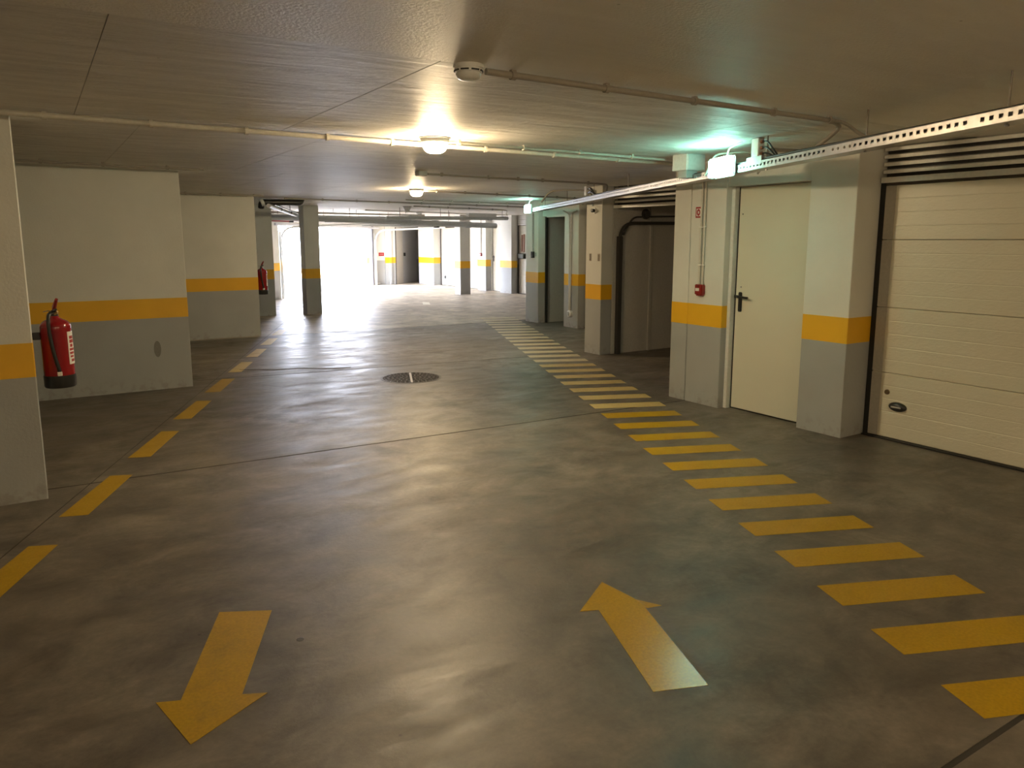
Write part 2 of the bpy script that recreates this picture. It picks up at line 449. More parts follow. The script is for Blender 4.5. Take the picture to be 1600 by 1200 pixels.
# ------------------------------------------------------------------ pillars and walls
def pillar(name, label, x0, x1, y0, y1, z0=0.0, z1=None, band=True, base=False, mat='wall', rot=None):
    z1 = CEIL + 0.006 if z1 is None else z1
    bm = bmesh.new(); bx(bm, x0, x1, y0, y1, z0, z1)
    es = [e for e in bm.edges if abs(e.verts[0].co.z - e.verts[1].co.z) > 0.1]
    bmesh.ops.bevel(bm, geom=es, offset=0.004, segments=1, affect='EDGES')
    o = obj(name, bm, mat)
    tag(o, label, kind='structure')
    if band and z0 < 0.75 and z1 > 0.96:
        t = 0.0012
        bm = bmesh.new(); bx(bm, x0 - t, x1 + t, y0 - t, y1 + t, 0.752, 0.955)
        es = [e for e in bm.edges if abs(e.verts[0].co.z - e.verts[1].co.z) > 0.1]
        bmesh.ops.bevel(bm, geom=es, offset=0.004, segments=1, affect='EDGES')
        obj('yellow_band', bm, 'band', o)
    if rot:
        o.location = rot[0]; o.rotation_euler = (0, 0, rot[1])
    return o

pillar('wall_pier', 'wall end at the left picture edge carrying the nearest fire extinguisher', -5.0, -0.042, 5.18, 5.48)
p2 = pillar('wall_pier', 'broad wall pier behind the near fire extinguisher with an oval patch', -5.0, 1.34, 8.49, 8.79)
bm = bmesh.new(); lathe(bm, [(0, 0), (1, 0), (1, 1), (0, 1)], 24, Matrix.Translation((1.02, 8.4895, 0.43)) @ Matrix.Diagonal((0.034, 0.0025, 0.085, 1)) @ Matrix.Rotation(pi/2, 4, 'X'))
obj('oval_patch', bm, simple('worn_grey_patch', (0.19, 0.185, 0.17), 0.7), p2)
p3 = pillar('wall_pier', 'middle wall pier with a fire extinguisher on its far end', -3.0, 3.07, 12.53, 12.83)
pillar('wall_pier', 'narrow wall pier furthest back on the left side', 0.6, 4.19, 15.74, 16.02)
pillar('column', 'freestanding column standing in front of the bright gateway', 4.81, 5.13, 15.62, 15.94)
pillar('column', 'freestanding far column standing before the white garage fronts', 10.30, 10.63, 18.95, 19.28)

# right hand side, nearest block
a1 = pillar('pillar', 'pillar section left of the crack beside the red call point', 5.28, 5.75, 5.158, 5.37)
a2 = pillar('pillar', 'pillar section behind the red call point and its two conduits', 5.28, 5.75, 4.73, 5.152)
pillar('pillar', 'pillar between the plain steel door and the nearest garage door', 5.28, 5.75, 3.46, 3.87)
box('lintel', 'wall', None, 5.30, 5.75, 3.86, 4.735, 2.022, CEIL + 0.005); tag(bpy.data.objects['lintel'], 'white wall strip over the plain steel door', kind='structure')
pillar('wall_right', 'right hand wall beyond the nearest garage door', 5.28, 5.75, -5.0, 0.92)
pillar('wall_right', 'partition behind the plain steel door', 5.75, 11.5, 5.20, 5.37, band=False)
pillar('wall_back', 'back wall of the right hand garages', 11.38, 11.5, 0.0, 12.0, band=False, mat='darkroom')
# second block
pillar('pillar', 'pillar with two small vents beside the open garage', 6.43, 6.62, 7.88, 8.22)
pillar('wall_right', 'dim side wall inside the open garage', 6.625, 11.4, 7.88, 8.10, band=False, mat='darkroom')
pillar('wall_right', 'rib standing on the side wall inside the open garage', 7.28, 7.33, 7.86, 7.88, band=False, mat='darkroom')
# third block
pillar('pillar', 'pillar with a bent pair of conduits and a floor outlet', 8.06, 8.22, 10.51, 10.93)
pillar('pillar', 'pillar with a black switch box on a single conduit', 7.98, 8.14, 11.64, 12.06)
box('lintel', 'wall', None, 8.08, 8.22, 10.93, 11.64, 1.985, CEIL + 0.005); tag(bpy.data.objects['lintel.001'], 'white wall strip over the dark doorway', kind='structure')
pillar('wall_right', 'side wall inside the dark doorway', 8.16, 10.4, 11.645, 11.80, band=False, mat='greydoor')
pillar('wall_right', 'back wall inside the dark doorway', 10.4, 10.5, 10.6, 11.8, band=False, mat='greydoor')
pillar('wall_right', 'near wall inside the dark doorway', 8.22, 10.4, 10.70, 10.80, band=False, mat='greydoor')
pillar('wall_right', 'return wall stepping back to the far garages', 8.14, 12.3, 11.90, 12.06)
# far block
pillar('wall_right', 'hidden stretch of wall before the far open garage', 12.0, 12.2, 12.06, 16.0)
pillar('pillar', 'far pillar left of the garage door with the olive box', 11.75, 11.95, 18.51, 19.15)
pillar('pillar', 'far pillar with a thin conduit and small red call point', 11.75, 11.95, 19.98, 20.48)
pillar('pillar', 'bright pillar left of the furthest white garage door', 11.75, 12.02, 23.55, 24.75)
pillar('wall_right', 'partition behind the far garage door', 12.06, 15.0, 18.52, 18.70, band=False)
box('lintel', 'wall', None, 11.97, 12.2, 12.06, 25, 2.02, CEIL + 0.005); tag(bpy.data.objects['lintel.002'], 'white wall strip running over the far garage doors', kind='structure')
pillar('wall_right', 'dark enclosure wall on the far right', 15.0, 15.2, 11.0, 30, band=False, mat='darkroom')
pillar('wall_back', 'dark enclosure wall behind the far garages', 12.0, 15.2, 29.0, 29.2, band=False)
pillar('wall_left', 'left enclosure wall behind the parking bays', -5.2, -5.0, -8, 12.0)
pillar('wall_front', 'wall behind the photographer', -5.2, 16.0, -8.2, -8.0)
pillar('wall_right', 'closing wall beyond the right hand garages', 15.8, 16.0, -8.0, 12.0, band=False)
# gate wall, in the gate's own direction
gr = (tuple(G0), GA)
pillar('wall_gate', 'wall left of the gateway', -15.0, -0.34, 0.0, 0.22, rot=gr)
pillar('pillar', 'slim jamb pillar at the left side of the gateway', -0.34, 0.0, -0.06, 0.24, rot=gr)
pillar('lintel', 'white header over the bright gateway', -0.3, 6.5, 0.0, 0.22, 1.965, CEIL + 0.006, rot=gr)
pillar('pillar', 'dark edged jamb at the right side of the gateway', 6.16, 6.30, -0.02, 0.09, band=False, mat=simple('jamb_grey', (0.16, 0.16, 0.19), 0.5), rot=gr)
pillar('wall_far', 'beige far wall right of the gateway', 9.98, 10.46, 24.78, 25.3, band=False)
pillar('wall_far', 'beige far wall beside the corridor', 10.465, 10.88, 24.74, 25.3)
pillar('wall_corridor', 'grey wall running down the far corridor', 0.0, 7.0, 0.0, 0.2, rot=((10.88, 24.84, 0), radians(40.3)), band=False)
pillar('wall_outside', 'sunlit wall just outside the gateway', 6.165, 6.45, 0.095, 0.20, rot=gr, mat='wall')

# ------------------------------------------------------------------ outside the gate
o = box('ground_outside', 'outside', None, -14, 16, 0.24, 22, -0.25, -0.006, loc=tuple(G0), rotz=GA)
tag(o, 'sunlit pale concrete yard beyond the gateway', kind='structure')
o = box('wall_outside', 'outside', None, -14, 16, 9.5, 9.8, -0.1, 3.0, loc=tuple(G0), rotz=GA)
tag(o, 'white boundary wall across the sunlit yard', kind='structure')

# ------------------------------------------------------------------ door builders
def door_frame_leaf(name, label, x, y0, y1, h=2.015, handle_y=None, frame_mat='door_trim'):
    d = thing(name, label, None, (x, y0, 0), kind='structure')
    wdt = y1 - y0
    box('leaf', 'leaf', d, 0.0, 0.045, 0.0, wdt - 0.052, 0.012, h, 0.002)
    bm = bmesh.new()
    bx(bm, -0.05, 0.06, wdt - 0.035, wdt, 0, h + 0.005)
    bx(bm, -0.012, 0.06, -0.02, wdt - 0.035, h + 0.006, h + 0.03)
    obj('door_frame', bm, frame_mat, d)
    box('seal', 'rubber', d, 0.004, 0.04, wdt - 0.050, wdt - 0.036, 0.0, h)
    box('threshold', 'rubber', d, 0.005, 0.05, 0, wdt - 0.04, 0.0, 0.011)
    hy = wdt - 0.052 - 0.055
    bm = bmesh.new(); bx(bm, -0.012, 0.001, hy - 0.021, hy + 0.021, 0.905, 1.085); bvl(bm, 0.006, 2)
    pl = obj('handle_plate', bm, 'black', d, smooth=True)
    bm = bmesh.new(); tube(bm, rounded([(-0.01, hy, 1.045), (-0.055, hy, 1.045), (-0.058, hy - 0.125, 1.04)], 0.02), 0.011, 10)
    obj('lever', bm, 'black', pl, smooth=True)
    bm = bmesh.new(); bx(bm, -0.008, 0.0, wdt - 0.075, wdt - 0.04, 1.03, 1.055)
    obj('latch', bm, 'black', pl)
    bm = bmesh.new(); lathe(bm, [(0, 0), (0.007, 0), (0.007, 0.004), (0, 0.004)], 12, Matrix.Translation((0, hy, 1.13)) @ Matrix.Rotation(-pi/2, 4, 'Y'))
    obj('screw', bm, 'galv', d)
    bm = bmesh.new(); lathe(bm, [(0, 0), (0.006, 0), (0.006, 0.003), (0, 0.003)], 12, Matrix.Translation((0, wdt - 0.09, 1.78)) @ Matrix.Rotation(-pi/2, 4, 'Y'))
    obj('screw', bm, 'stain', d)
    return d

SEC_H = 0.515
def section_mesh(wdt, top=None):
    """one door section: horizontal fine ribs, tongue joint; local x depth, y width, z height"""
    h = top or SEC_H
    prof = [(0.004, 0.0), (0.0, 0.004)]
    nrib = max(2, int(round(h / 0.103)))
    for i in range(1, nrib):
        z = h * i / nrib
        prof += [(0.0, z - 0.005), (0.0014, z - 0.001), (0.0014, z + 0.001), (0.0, z + 0.005)]
    prof += [(0.0, h - 0.006), (0.004, h - 0.003), (0.04, h - 0.003), (0.04, 0.0)]
    bm = bmesh.new()
    a = [bm.verts.new((x, 0, z)) for x, z in prof]; b = [bm.verts.new((x, wdt, z)) for x, z in prof]
    for i in range(len(prof)):
        j = (i + 1) % len(prof)
        bm.faces.new((a[i], a[j], b[j], b[i]))
    bm.faces.new(a); bm.faces.new(b[::-1])
    return bm
def garage_door(name, label, x, y0, y1, lock=True):
    d = thing(name, label, None, (x, y0, 0), kind='structure')
    W = y1 - y0
    tops = [0.012, 0.525, 1.035, 1.555, 1.965]
    for i in range(4):
        h = tops[i+1] - tops[i]
        s = obj('door_section', section_mesh(W - 0.03, h), 'garage', d, loc=(0, 0.015, tops[i]))
        obj('edge_cap', (lambda b_: (bx(b_, -0.004, 0.03, W - 0.125, W - 0.034, 0.004, h - 0.005), b_)[1])(bmesh.new()), 'cap', s)
    box('side_seal', 'rubber', d, -0.005, 0.06, W - 0.03, W + 0.012, 0.0, 2.0)
    box('bottom_seal', 'rubber', d, -0.045, 0.045, 0.0, W, 0.0, 0.0115)
    box('head_seal', simple('brown_head_seal', (0.06, 0.045, 0.032), 0.6), d, 0.002, 0.06, 0.0, W, 1.966, 2.0)
    if lock:
        bm = bmesh.new()
        T = Matrix.Translation((0, W - 0.26, 0.268)) @ Matrix.Rotation(-pi/2, 4, 'Y')
        lathe(bm, [(0, 0.030), (0.5, 0.028), (0.85, 0.02), (1.0, 0.006), (1.0, 0.0)], 28, T @ Matrix.Diagonal((0.037, 0.072, 1, 1)))
        o1 = obj('grip', bm, 'black', d, smooth=True)
        bm = bmesh.new(); bx(bm, -0.034, -0.026, W - 0.30, W - 0.22, 0.262, 0.274); bvl(bm, 0.002)
        obj('grip_rib', bm, 'grey_p', o1)
        bm = bmesh.new()
        T = Matrix.Translation((0, W - 0.165, 0.372)) @ Matrix.Rotation(-pi/2, 4, 'Y')
        lathe(bm, [(0, 0.008), (0.009, 0.010), (0.018, 0.010), (0.021, 0.0)], 20, T)
        obj('key_lock', bm, simple('aged_bronze', (0.15, 0.10, 0.06), 0.4, 0.6), d, smooth=True)
    return d
def louvre(label, x, y0, y1, zb=1.978):
    d = thing('louvre', label, 'louvre', (x, y0, 0))
    W = y1 - y0
    bm = bmesh.new(); bx(bm, 0.045, 0.06, 0, W, zb, CEIL); obj('backing', bm, 'void', d)
    box('bottom_rail', 'slat', d, -0.03, 0.04, 0, W, zb + 0.004, zb + 0.046, 0.003)
    bm = bmesh.new(); bx(bm, -0.012, 0.032, 0.002, W - 0.002, -0.014, 0.014)
    for v in bm.verts: v.co.z += (v.co.x + 0.012) * 0.25
    bvl(bm, 0.003)
    s = obj('slat', bm, 'slat', d, loc=(0, 0, zb + 0.086))
    for k in range(1, 4): inst(s, 'slat', d, (0, 0, zb + 0.086 + 0.056 * k))
    return d

door_frame_leaf('door_1', 'plain cream steel door with black lever handle between two pillars', 5.40, 3.88, 4.728)
garage_door('door_2', 'nearest white sectional garage door at the right picture edge', 5.58, 0.95, 3.445)
louvre('louvre over the nearest garage door at the right edge', 5.585, 0.95, 3.45)
louvre('louvre over the open garage in the middle of the right side', 6.64, 5.38, 7.87, 1.965)
garage_door('door_3', 'garage door hidden between the vent pillar and the conduit pillar', 8.24, 8.25, 10.50)
louvre('louvre over the garage hidden behind the vent pillar', 8.245, 8.25, 10.50)
garage_door('door_4', 'furthest white garage door beside the far column', 12.04, 20.95, 23.54, lock=False)
bm = bmesh.new()
lathe(bm, [(0, 0.03), (0.7, 0.025), (1.0, 0.006), (1.0, 0.0)], 16, Matrix.Translation((0, 2.30, 0.285)) @ Matrix.Rotation(-pi/2, 4, 'Y') @ Matrix.Diagonal((0.06, 0.075, 1, 1)))
obj('grip', bm, 'black', bpy.data.objects['door_4'], smooth=True)
pillar('pillar', 'strip of wall between the far call point pillar and garage door', 12.0, 12.2, 20.485, 20.94)
door_frame_leaf('door_5', 'far cream door between the two bright pillars', 11.975, 19.16, 19.97, 2.0)
louvre('small bright louvre over the far garage door with the olive box', 11.975, 16.0, 18.5, 1.97)
garage_door('door_7', 'far garage door with the dark olive box beside the bright pillar', 11.99, 16.0, 18.49, lock=False)

# tracks of the open garage (rails on its side wall, spring drum above)
def track(name, label, pts, r, mat='galv', cat='door track'):
    bm = bmesh.new(); tube(bm, rounded(pts, 0.28, 8), r, 6)
    d = obj(name, bm, mat); return tag(d, label, cat)
tr = thing('door_track', 'dark steel door tracks curving inside the open garage', 'door track', (6.70, 7.86, 0))
bm = bmesh.new(); tube(bm, rounded([(0, -0.03, 0.0), (0, -0.03, 1.775), (2.4, -0.03, 1.80)], 0.25, 8), 0.025, 6); obj('rail', bm, 'void', tr)
bm = bmesh.new(); tube(bm, rounded([(0.06, -0.03, 1.62), (0.22, -0.03, 1.86), (2.4, -0.03, 1.92)], 0.1, 6), 0.012, 6); obj('upper_rail', bm, 'void', tr)
bm = bmesh.new(); lathe(bm, [(0, 0), (0.07, 0), (0.07, 0.02), (0.04, 0.02), (0.04, 0.05), (0, 0.05)], 20, Matrix.Translation((0.42, -0.06, 1.90)) @ Matrix.Rotation(pi/2, 4, 'X')); obj('spring_drum', bm, 'void', tr, smooth=True)
bm = bmesh.new(); bx(bm, -0.03, 0.03, -0.06, 0.0, 0, 1.6); obj('rail_angle', bm, 'void', tr)
# things on the far garage door
t = thing('meter_box', 'dark olive box fixed to the far garage door beside the bright pillar', 'box', (11.99, 18.10, 1.02))
box('body', simple('olive_plastic', (0.035, 0.04, 0.025), 0.6), t, -0.09, 0.0, 0.0, 0.34, 0, 0.15, 0.01)
box('lid', simple('olive_lid', (0.05, 0.055, 0.038), 0.6), t, -0.10, -0.09, 0.02, 0.32, 0.02, 0.13, 0.004)
t = thing('wall_board', 'reddish brown upright boards above the dark olive box', 'board', (11.99, 18.14, 1.2))
box('board', 'wood', t, -0.02, 0, 0.02, 0.09, 0, 0.52, 0.004); box('board', 'wood', t, -0.02, 0, 0.13, 0.19, 0.02, 0.5, 0.004)

# black edge by the dark doorway and door stop
o = tag(box('door_seal', 'rubber', None, 8.145, 8.175, 11.60, 11.64, 0, 1.98), 'black door seal at the left edge of the dark doorway', 'door seal')
o = tag(box('door_jamb_strip', 'door_trim', None, 8.07, 8.09, 10.94, 11.50, 1.965, 1.985), 'thin pale strip under the head of the dark doorway', 'trim')

# far corridor door and details
cd = thing('door_6', 'grey door down the far corridor with a dark handle', None, (10.88, 24.84, 0), radians(40.3), kind='structure')
box('leaf', simple('corridor_door_paint', (0.42, 0.42, 0.42), 0.5), cd, 0.55, 1.75, -0.035, 0.0, 0.01, 1.98, 0.004)
box('door_frame', simple('corridor_frame_paint', (0.50, 0.46, 0.40), 0.5), cd, 0.0, 0.53, -0.05, 0.0, 0, 2.02, 0.004)
box('handle', 'black', cd, 0.60, 0.68, -0.09, -0.035, 0.98, 1.10, 0.008)
t = thing('wall_sign', 'small faded red sign on the beige far wall', 'sign', (10.32, 24.78, 1.0))
box('plate', 'print_r', t, -0.09, 0.11, -0.012, 0, 0, 0.12, 0.003)
box('print', simple('faded_red_print', (0.45, 0.12, 0.12), 0.5), t, -0.06, 0.08, -0.014, -0.012, 0.04, 0.08)
tag(box('bulkhead_plate', 'white_p', None, 10.05, 10.25, 24.74, 24.78, 0.03, 0.07, 0.004), 'small white plate low on the beige far wall', 'plate')
tag(box('door_edge', 'stain', None, 10.845, 10.87, 24.725, 24.74, 0, 2.0), 'dark vertical joint in the beige far wall', 'joint')
o = pillar('pillar', 'narrow rounded rib on the beige far wall', 10.60, 10.68, 24.68, 24.74)

# gate tracks, curving from the jambs inward under the ceiling
for sx, lab in ((0.10, 'curved white door track on the left side of the gateway'), (6.34, 'curved white door track on the right side of the gateway')):
    t = thing('gate_track', lab, 'door track', tuple(G0), GA)
    bm = bmesh.new(); tube(bm, rounded([(sx, -0.07, 0), (sx, -0.07, 1.88), (sx, -2.6, 1.97)], 0.42, 9), 0.028, 6); obj('rail', bm, 'white_p', t)
    box('rail_angle', 'white_p', t, sx - 0.05, sx + 0.05, -0.05, -0.015, 0, 1.78)
    for yy in (-0.9, -2.3):
        bm = bmesh.new(); tube(bm, [(sx, yy, 1.94), (sx, yy, CEIL)], 0.008, 6); obj('hanger', bm, 'galv', t)
t = thing('gate_beam', 'pale grey roller beam above the gateway opening', 'beam', tuple(G0), GA)
box('beam', 'duct_w', t, -0.2, 6.6, -0.12, -0.02, 1.93, 1.99, 0.005)
bm = bmesh.new(); tube(bm, [(-0.1, -0.2, 2.06), (6.4, -0.2, 2.06)], 0.03, 8); obj('shaft', bm, 'galv', t, smooth=True)

# ------------------------------------------------------------------ cable tray
TQ0, TQ1, TZ0, TZ1 = 2.58, 2.69, 2.040, 2.092
tray = thing('cable_tray', 'long galvanised perforated cable tray hanging along the right side', 'cable tray', (0, 0, 0), RA)
bm = bmesh.new()
r0, r1 = 1.0, 13.45
pitch = 0.05
zl, zh = 2.058, 2.076
def quad(bm, pts): bm.faces.new([bm.verts.new(p) for p in pts])
joint_at = [4.0, 7.0, 10.0]
n = int((r1 - r0) / pitch)
for i in range(n):
    a = r0 + i * pitch; b = a + pitch
    solid = any(abs(a - j) < 0.11 for j in joint_at) or i % 47 == 40
    if solid:
        quad(bm, [(TQ0, a, TZ0), (TQ0, b, TZ0), (TQ0, b, TZ1), (TQ0, a, TZ1)]); continue
    h0, h1 = a + 0.013, b - 0.013
    quad(bm, [(TQ0, a, TZ0), (TQ0, b, TZ0), (TQ0, b, zl), (TQ0, a, zl)])
    quad(bm, [(TQ0, a, zh), (TQ0, b, zh), (TQ0, b, TZ1), (TQ0, a, TZ1)])
    quad(bm, [(TQ0, a, zl), (TQ0, h0, zl), (TQ0, h0, zh), (TQ0, a, zh)])
    quad(bm, [(TQ0, h1, zl), (TQ0, b, zl), (TQ0, b, zh), (TQ0, h1, zh)])
bmesh.ops.remove_doubles(bm, verts=bm.verts[:], dist=1e-5)
me = bpy.data.meshes.new('side_flange'); bm.to_mesh(me); bm.free(); me.materials.append(M['galv'])
o = bpy.data.objects.new('side_flange', me); COL.objects.link(o); o.parent = tray
so = o.modifiers.new('thickness', 'SOLIDIFY'); so.thickness = 0.0015
f2 = o.copy(); COL.objects.link(f2); f2.parent = tray; f2.location = (TQ1 - TQ0, 0, 0)
box('tray_bed', 'galv', tray, TQ0, TQ1, r0, r1, TZ0 - 0.0015, TZ0 + 0.0005)
for j in joint_at:
    s = box('joint_plate', 'galv', tray, TQ0 - 0.003, TQ0 - 0.0005, j - 0.10, j + 0.10, TZ0 + 0.004, TZ1 - 0.003)
    for k in (-0.08, -0.03, 0.03, 0.08):
        bm = bmesh.new(); lathe(bm, [(0, 0.004), (0.007, 0.004), (0.008, 0)], 8, Matrix.Translation((TQ0 - 0.003, j + k, 2.067)) @ Matrix.Rotation(-pi/2, 4, 'Y'))
        obj('bolt', bm, 'rod', s)
for r in (2.90, 3.86, 4.95, 6.60, 7.95, 9.3, 10.7, 12.2):
    bm = bmesh.new(); tube(bm, [(0, 0, TZ0 - 0.012), (0, 0, CEIL)], 0.0045, 6)
    h = obj('hanger_rod', bm, 'rod', tray, loc=((TQ0 + TQ1) / 2, r, 0))
    bm = bmesh.new(); lathe(bm, [(0, 0), (0.010, 0), (0.010, 0.008), (0, 0.008)], 6, Matrix.Translation((0, 0, TZ0 - 0.012))); obj('nut', bm, 'galv', h)
# cables lying in the tray
for k, (qq, zz, rr) in enumerate(((2.60, 2.098, 0.010), (2.625, 2.090, 0.009), (2.655, 2.094, 0.010))):
    bm = bmesh.new()
    pts = [(qq + 0.006 * sin(r * 2.1 + k), r, zz + 0.005 * sin(r * 1.7 + k * 2) - (0.02 if r < 1.6 else 0)) for r in [1.0 + 0.35 * i for i in range(35)]]
    tube(bm, pts, rr, 7)
    c = obj('cable', bm, 'conduit_d' if k else 'black', None, smooth=True, rotz=RA)
    tag(c, ['black cable lying in the tray on its lane side', 'grey cable in the middle of the tray', 'grey cable in the tray on its wall side'][k], 'cable', 'cables lying in the tray')

# ------------------------------------------------------------------ conduits with clamps
CLAMP = {}
def clamp_src(r):
    if r in CLAMP: return CLAMP[r]
    bm = bmesh.new()
    lathe(bm, [(r + 0.006, -0.011), (r + 0.006, 0.011), (r + 0.0005, 0.011), (r + 0.0005, -0.011), (r + 0.006, -0.011)], 12, Matrix.Rotation(pi/2, 4, 'Y'))
    bx(bm, -0.011, 0.011, -0.011, 0.011, r, 0.0225)
    me = bpy.data.meshes.new('clamp'); bmesh.ops.recalc_face_normals(bm, faces=bm.faces[:]); bm.to_mesh(me); bm.free()
    CLAMP[r] = me; return me
def conduit(label, pts, r=0.011, mat='conduit', clamps=(), bend=0.09, cat='conduit', group=None, name='conduit', cmat=None):
    t = thing(name, label, cat, tuple(pts[0]), group=group)
    o0 = Vector(pts[0])
    bm = bmesh.new(); tube(bm, rounded([Vector(p) - o0 for p in pts], bend, 6), r, 10)
    obj('pipe', bm, mat, t, smooth=True)
    for cx, cy, cz, ang, kind in clamps:
        me = clamp_src(r)
        if not me.materials: me.materials.append(M[cmat or mat])
        c = bpy.data.objects.new('clamp', me); COL.objects.link(c); c.parent = t
        c.location = Vector((cx, cy, cz)) - o0
        c.rotation_euler = (0, 0, ang) if kind == 'c' else (0, pi/2, 0) if kind == 'w' else (0, 0, ang)
    return t
def cl_line(p, q, xs):
    """ceiling clamps along the straight run p-q at the given x"""
    out = []
    for x in xs:
        t = (x - p[0]) / (q[0] - p[0]); y = p[1] + t * (q[1] - p[1])
        out.append((x, y, p[2], atan2(q[1] - p[1], q[0] - p[0]), 'c'))
    return out
ZC = 2.236
a, b = (-3.0, 4.97, ZC - 0.004), (5.05, 5.10, ZC - 0.004)
conduit('thick grey conduit across the ceiling behind the near lamp', [a, b], 0.017, clamps=cl_line(a, b, [-1.5, -0.5, 0.12, 0.66, 1.21, 1.74, 2.21, 2.98, 3.63, 4.31]))
a, b = (2.50, 4.84, ZC), (4.85, 4.91, ZC)
conduit('thin conduit from the near lamp to the white ceiling box', [a, b], 0.011, clamps=cl_line(a, b, [2.63, 3.2, 3.74, 4.30]))
a, b = (1.638, 2.775, ZC - 0.002), (4.0, 2.80, ZC - 0.002)
conduit('conduit from the smoke detector curving down to the tray', [a, b, (4.28, 2.95, ZC - 0.002), (4.33, 3.12, 2.16), (4.25, 3.2, 2.07)], 0.014, 'conduit_d', cl_line(a, b, [1.77, 2.28, 2.85, 3.46, 3.95]), bend=0.14)
conduit('short grey conduit branching off to the tray near its rod', [(3.8, 2.80, ZC), (4.1, 2.80, ZC), (4.20, 2.74, 2.15), (4.22, 2.55, 2.10)], 0.010, 'conduit_d', bend=0.1)
a, b = (-2.0, 7.86, ZC), (1.50, 8.04, ZC)
conduit('dark conduit along the ceiling before the broad wall pier', [a, b], 0.010, 'conduit_d', cl_line(a, b, [-0.7, 0.13, 0.62, 1.17]))
a, b = (0.5, 12.08, ZC), (3.15, 12.24, ZC)
conduit('dark conduit along the ceiling before the middle wall pier', [a, b], 0.012, 'conduit_d', cl_line(a, b, [1.2, 2.0, 2.5, 3.0]))
a, b = (3.58, 7.28, ZC), (6.05, 7.40, ZC)
conduit('conduit from the small ceiling box to the open garage', [a, b, (6.25, 7.55, ZC), (6.35, 7.75, 2.10)], 0.012, 'conduit_d', cl_line(a, b, [3.75, 4.35, 4.75, 5.10, 5.80]), bend=0.12)
a, b = (4.70, 9.75, ZC), (7.95, 10.20, ZC)
conduit('conduit leaving the second lamp towards the right', [a, b, (8.05, 10.4, 2.15)], 0.012, 'conduit_d', cl_line(a, b, [4.95, 5.45, 6.05, 6.7, 7.3, 7.7]), bend=0.08)
a, b = (3.62, 12.75, ZC), (9.0, 13.45, ZC)
conduit('long dark conduit crossing behind the second lamp', [a, b], 0.014, 'conduit_d', cl_line(a, b, [4.3, 4.95, 5.6, 6.3, 6.95, 7.6, 8.4]))
a, b = (5.5, 12.05, ZC), (8.2, 12.35, ZC)
conduit('thin dark conduit ending at the far exit sign', [a, b], 0.011, 'conduit_d', cl_line(a, b, [5.85, 6.45, 7.05, 7.7]))
a, b = (6.7, 14.3, ZC), (9.2, 14.9, ZC)
conduit('conduit from the conical sensor to the right wall', [a, b, (9.6, 15.3, ZC), (9.9, 15.9, 2.10)], 0.014, 'conduit', cl_line(a, b, [7.1, 7.6, 8.2, 8.9]), bend=0.2)
a, b = (6.6, 16.7, ZC), (11.3, 18.0, ZC)
conduit('pale conduit high above the grey drain pipe', [a, b], 0.015, 'conduit', cl_line(a, b, [7.8, 9.0, 10.2]))
# call point conduits on the near pillar
XW = 5.28
for yy, lab, top in ((5.005, 'left of two conduits dropping to the red call point', 2.24), (4.965, 'right of two conduits dropping to the red call point', 2.24)):
    t = conduit(lab, [(XW - 0.016, yy, 1.135), (XW - 0.016, yy, top)], 0.0105, 'conduit', group='conduits above the red call point')
for zz in (1.30, 1.66, 2.0):
    pass
t = bpy.data.objects['conduit']
for zz in (1.32, 1.67):
    tag(box('conduit_clip', 'print_w', None, XW - 0.030, XW, 4.948, 5.022, zz - 0.006, zz + 0.006, 0.003), 'pale clip over both call point conduits, ' + ('lower of the two' if zz < 1.5 else 'upper of the two'), 'clip', 'clips on the call point conduits')
# pillar with outlet: two conduits bending together
conduit('left conduit bending down the outlet pillar', [(8.04, 10.94, 2.06), (8.035, 10.90, 2.05), (8.035, 10.745, 1.99), (8.035, 10.735, 0.30)], 0.014, 'conduit', bend=0.10)
conduit('right conduit bending down the outlet pillar', [(8.035, 10.54, 2.05), (8.035, 10.66, 2.03), (8.035, 10.695, 1.95), (8.035, 10.70, 0.30)], 0.014, 'conduit', bend=0.10)
t = thing('floor_outlet', 'round white outlet low on the conduit pillar', 'outlet', (8.06, 10.715, 0.25))
bm = bmesh.new(); lathe(bm, [(0.065, 0), (0.065, 0.04), (0.05, 0.055), (0, 0.055)], 20, Matrix.Rotation(-pi/2, 4, 'Y')); obj('housing', bm, 'white_p', t, smooth=True)
bm = bmesh.new(); lathe(bm, [(0.035, 0.055), (0.035, 0.07), (0, 0.07)], 16, Matrix.Rotation(-pi/2, 4, 'Y')); obj('cover', bm, 'grey_p', t, smooth=True)
conduit('single conduit dropping to the black switch box', [(7.965, 11.79, 1.34), (7.965, 11.79, 2.05)], 0.018, simple('taupe_conduit', (0.30, 0.26, 0.24), 0.5))
t = thing('switch_box', 'black switch box on the pillar left of the dark doorway', 'switch', (7.98, 11.78, 1.22))
box('body', 'black', t, -0.05, 0, -0.03, 0.04, 0, 0.12, 0.008)
box('plate', 'grey_p', t, -0.012, 0, -0.09, -0.03, 0.03, 0.10, 0.004)
box('button', 'white_p', t, -0.03, 0, 0.07, 0.11, -0.02, 0.03, 0.004)
conduit('thin conduit on the far pillar above its red call point', [(11.73, 20.24, 1.16), (11.73, 20.24, 2.2)], 0.014, 'conduit')
t = thing('call_point', 'tiny red call point on the far bright pillar', 'call point', (11.75, 20.24, 1.06))
box('body', 'red_p', t, -0.05, 0, -0.05, 0.05, 0, 0.10, 0.008); box('window', 'print_w', t, -0.053, -0.05, -0.02, 0.02, 0.03, 0.06)
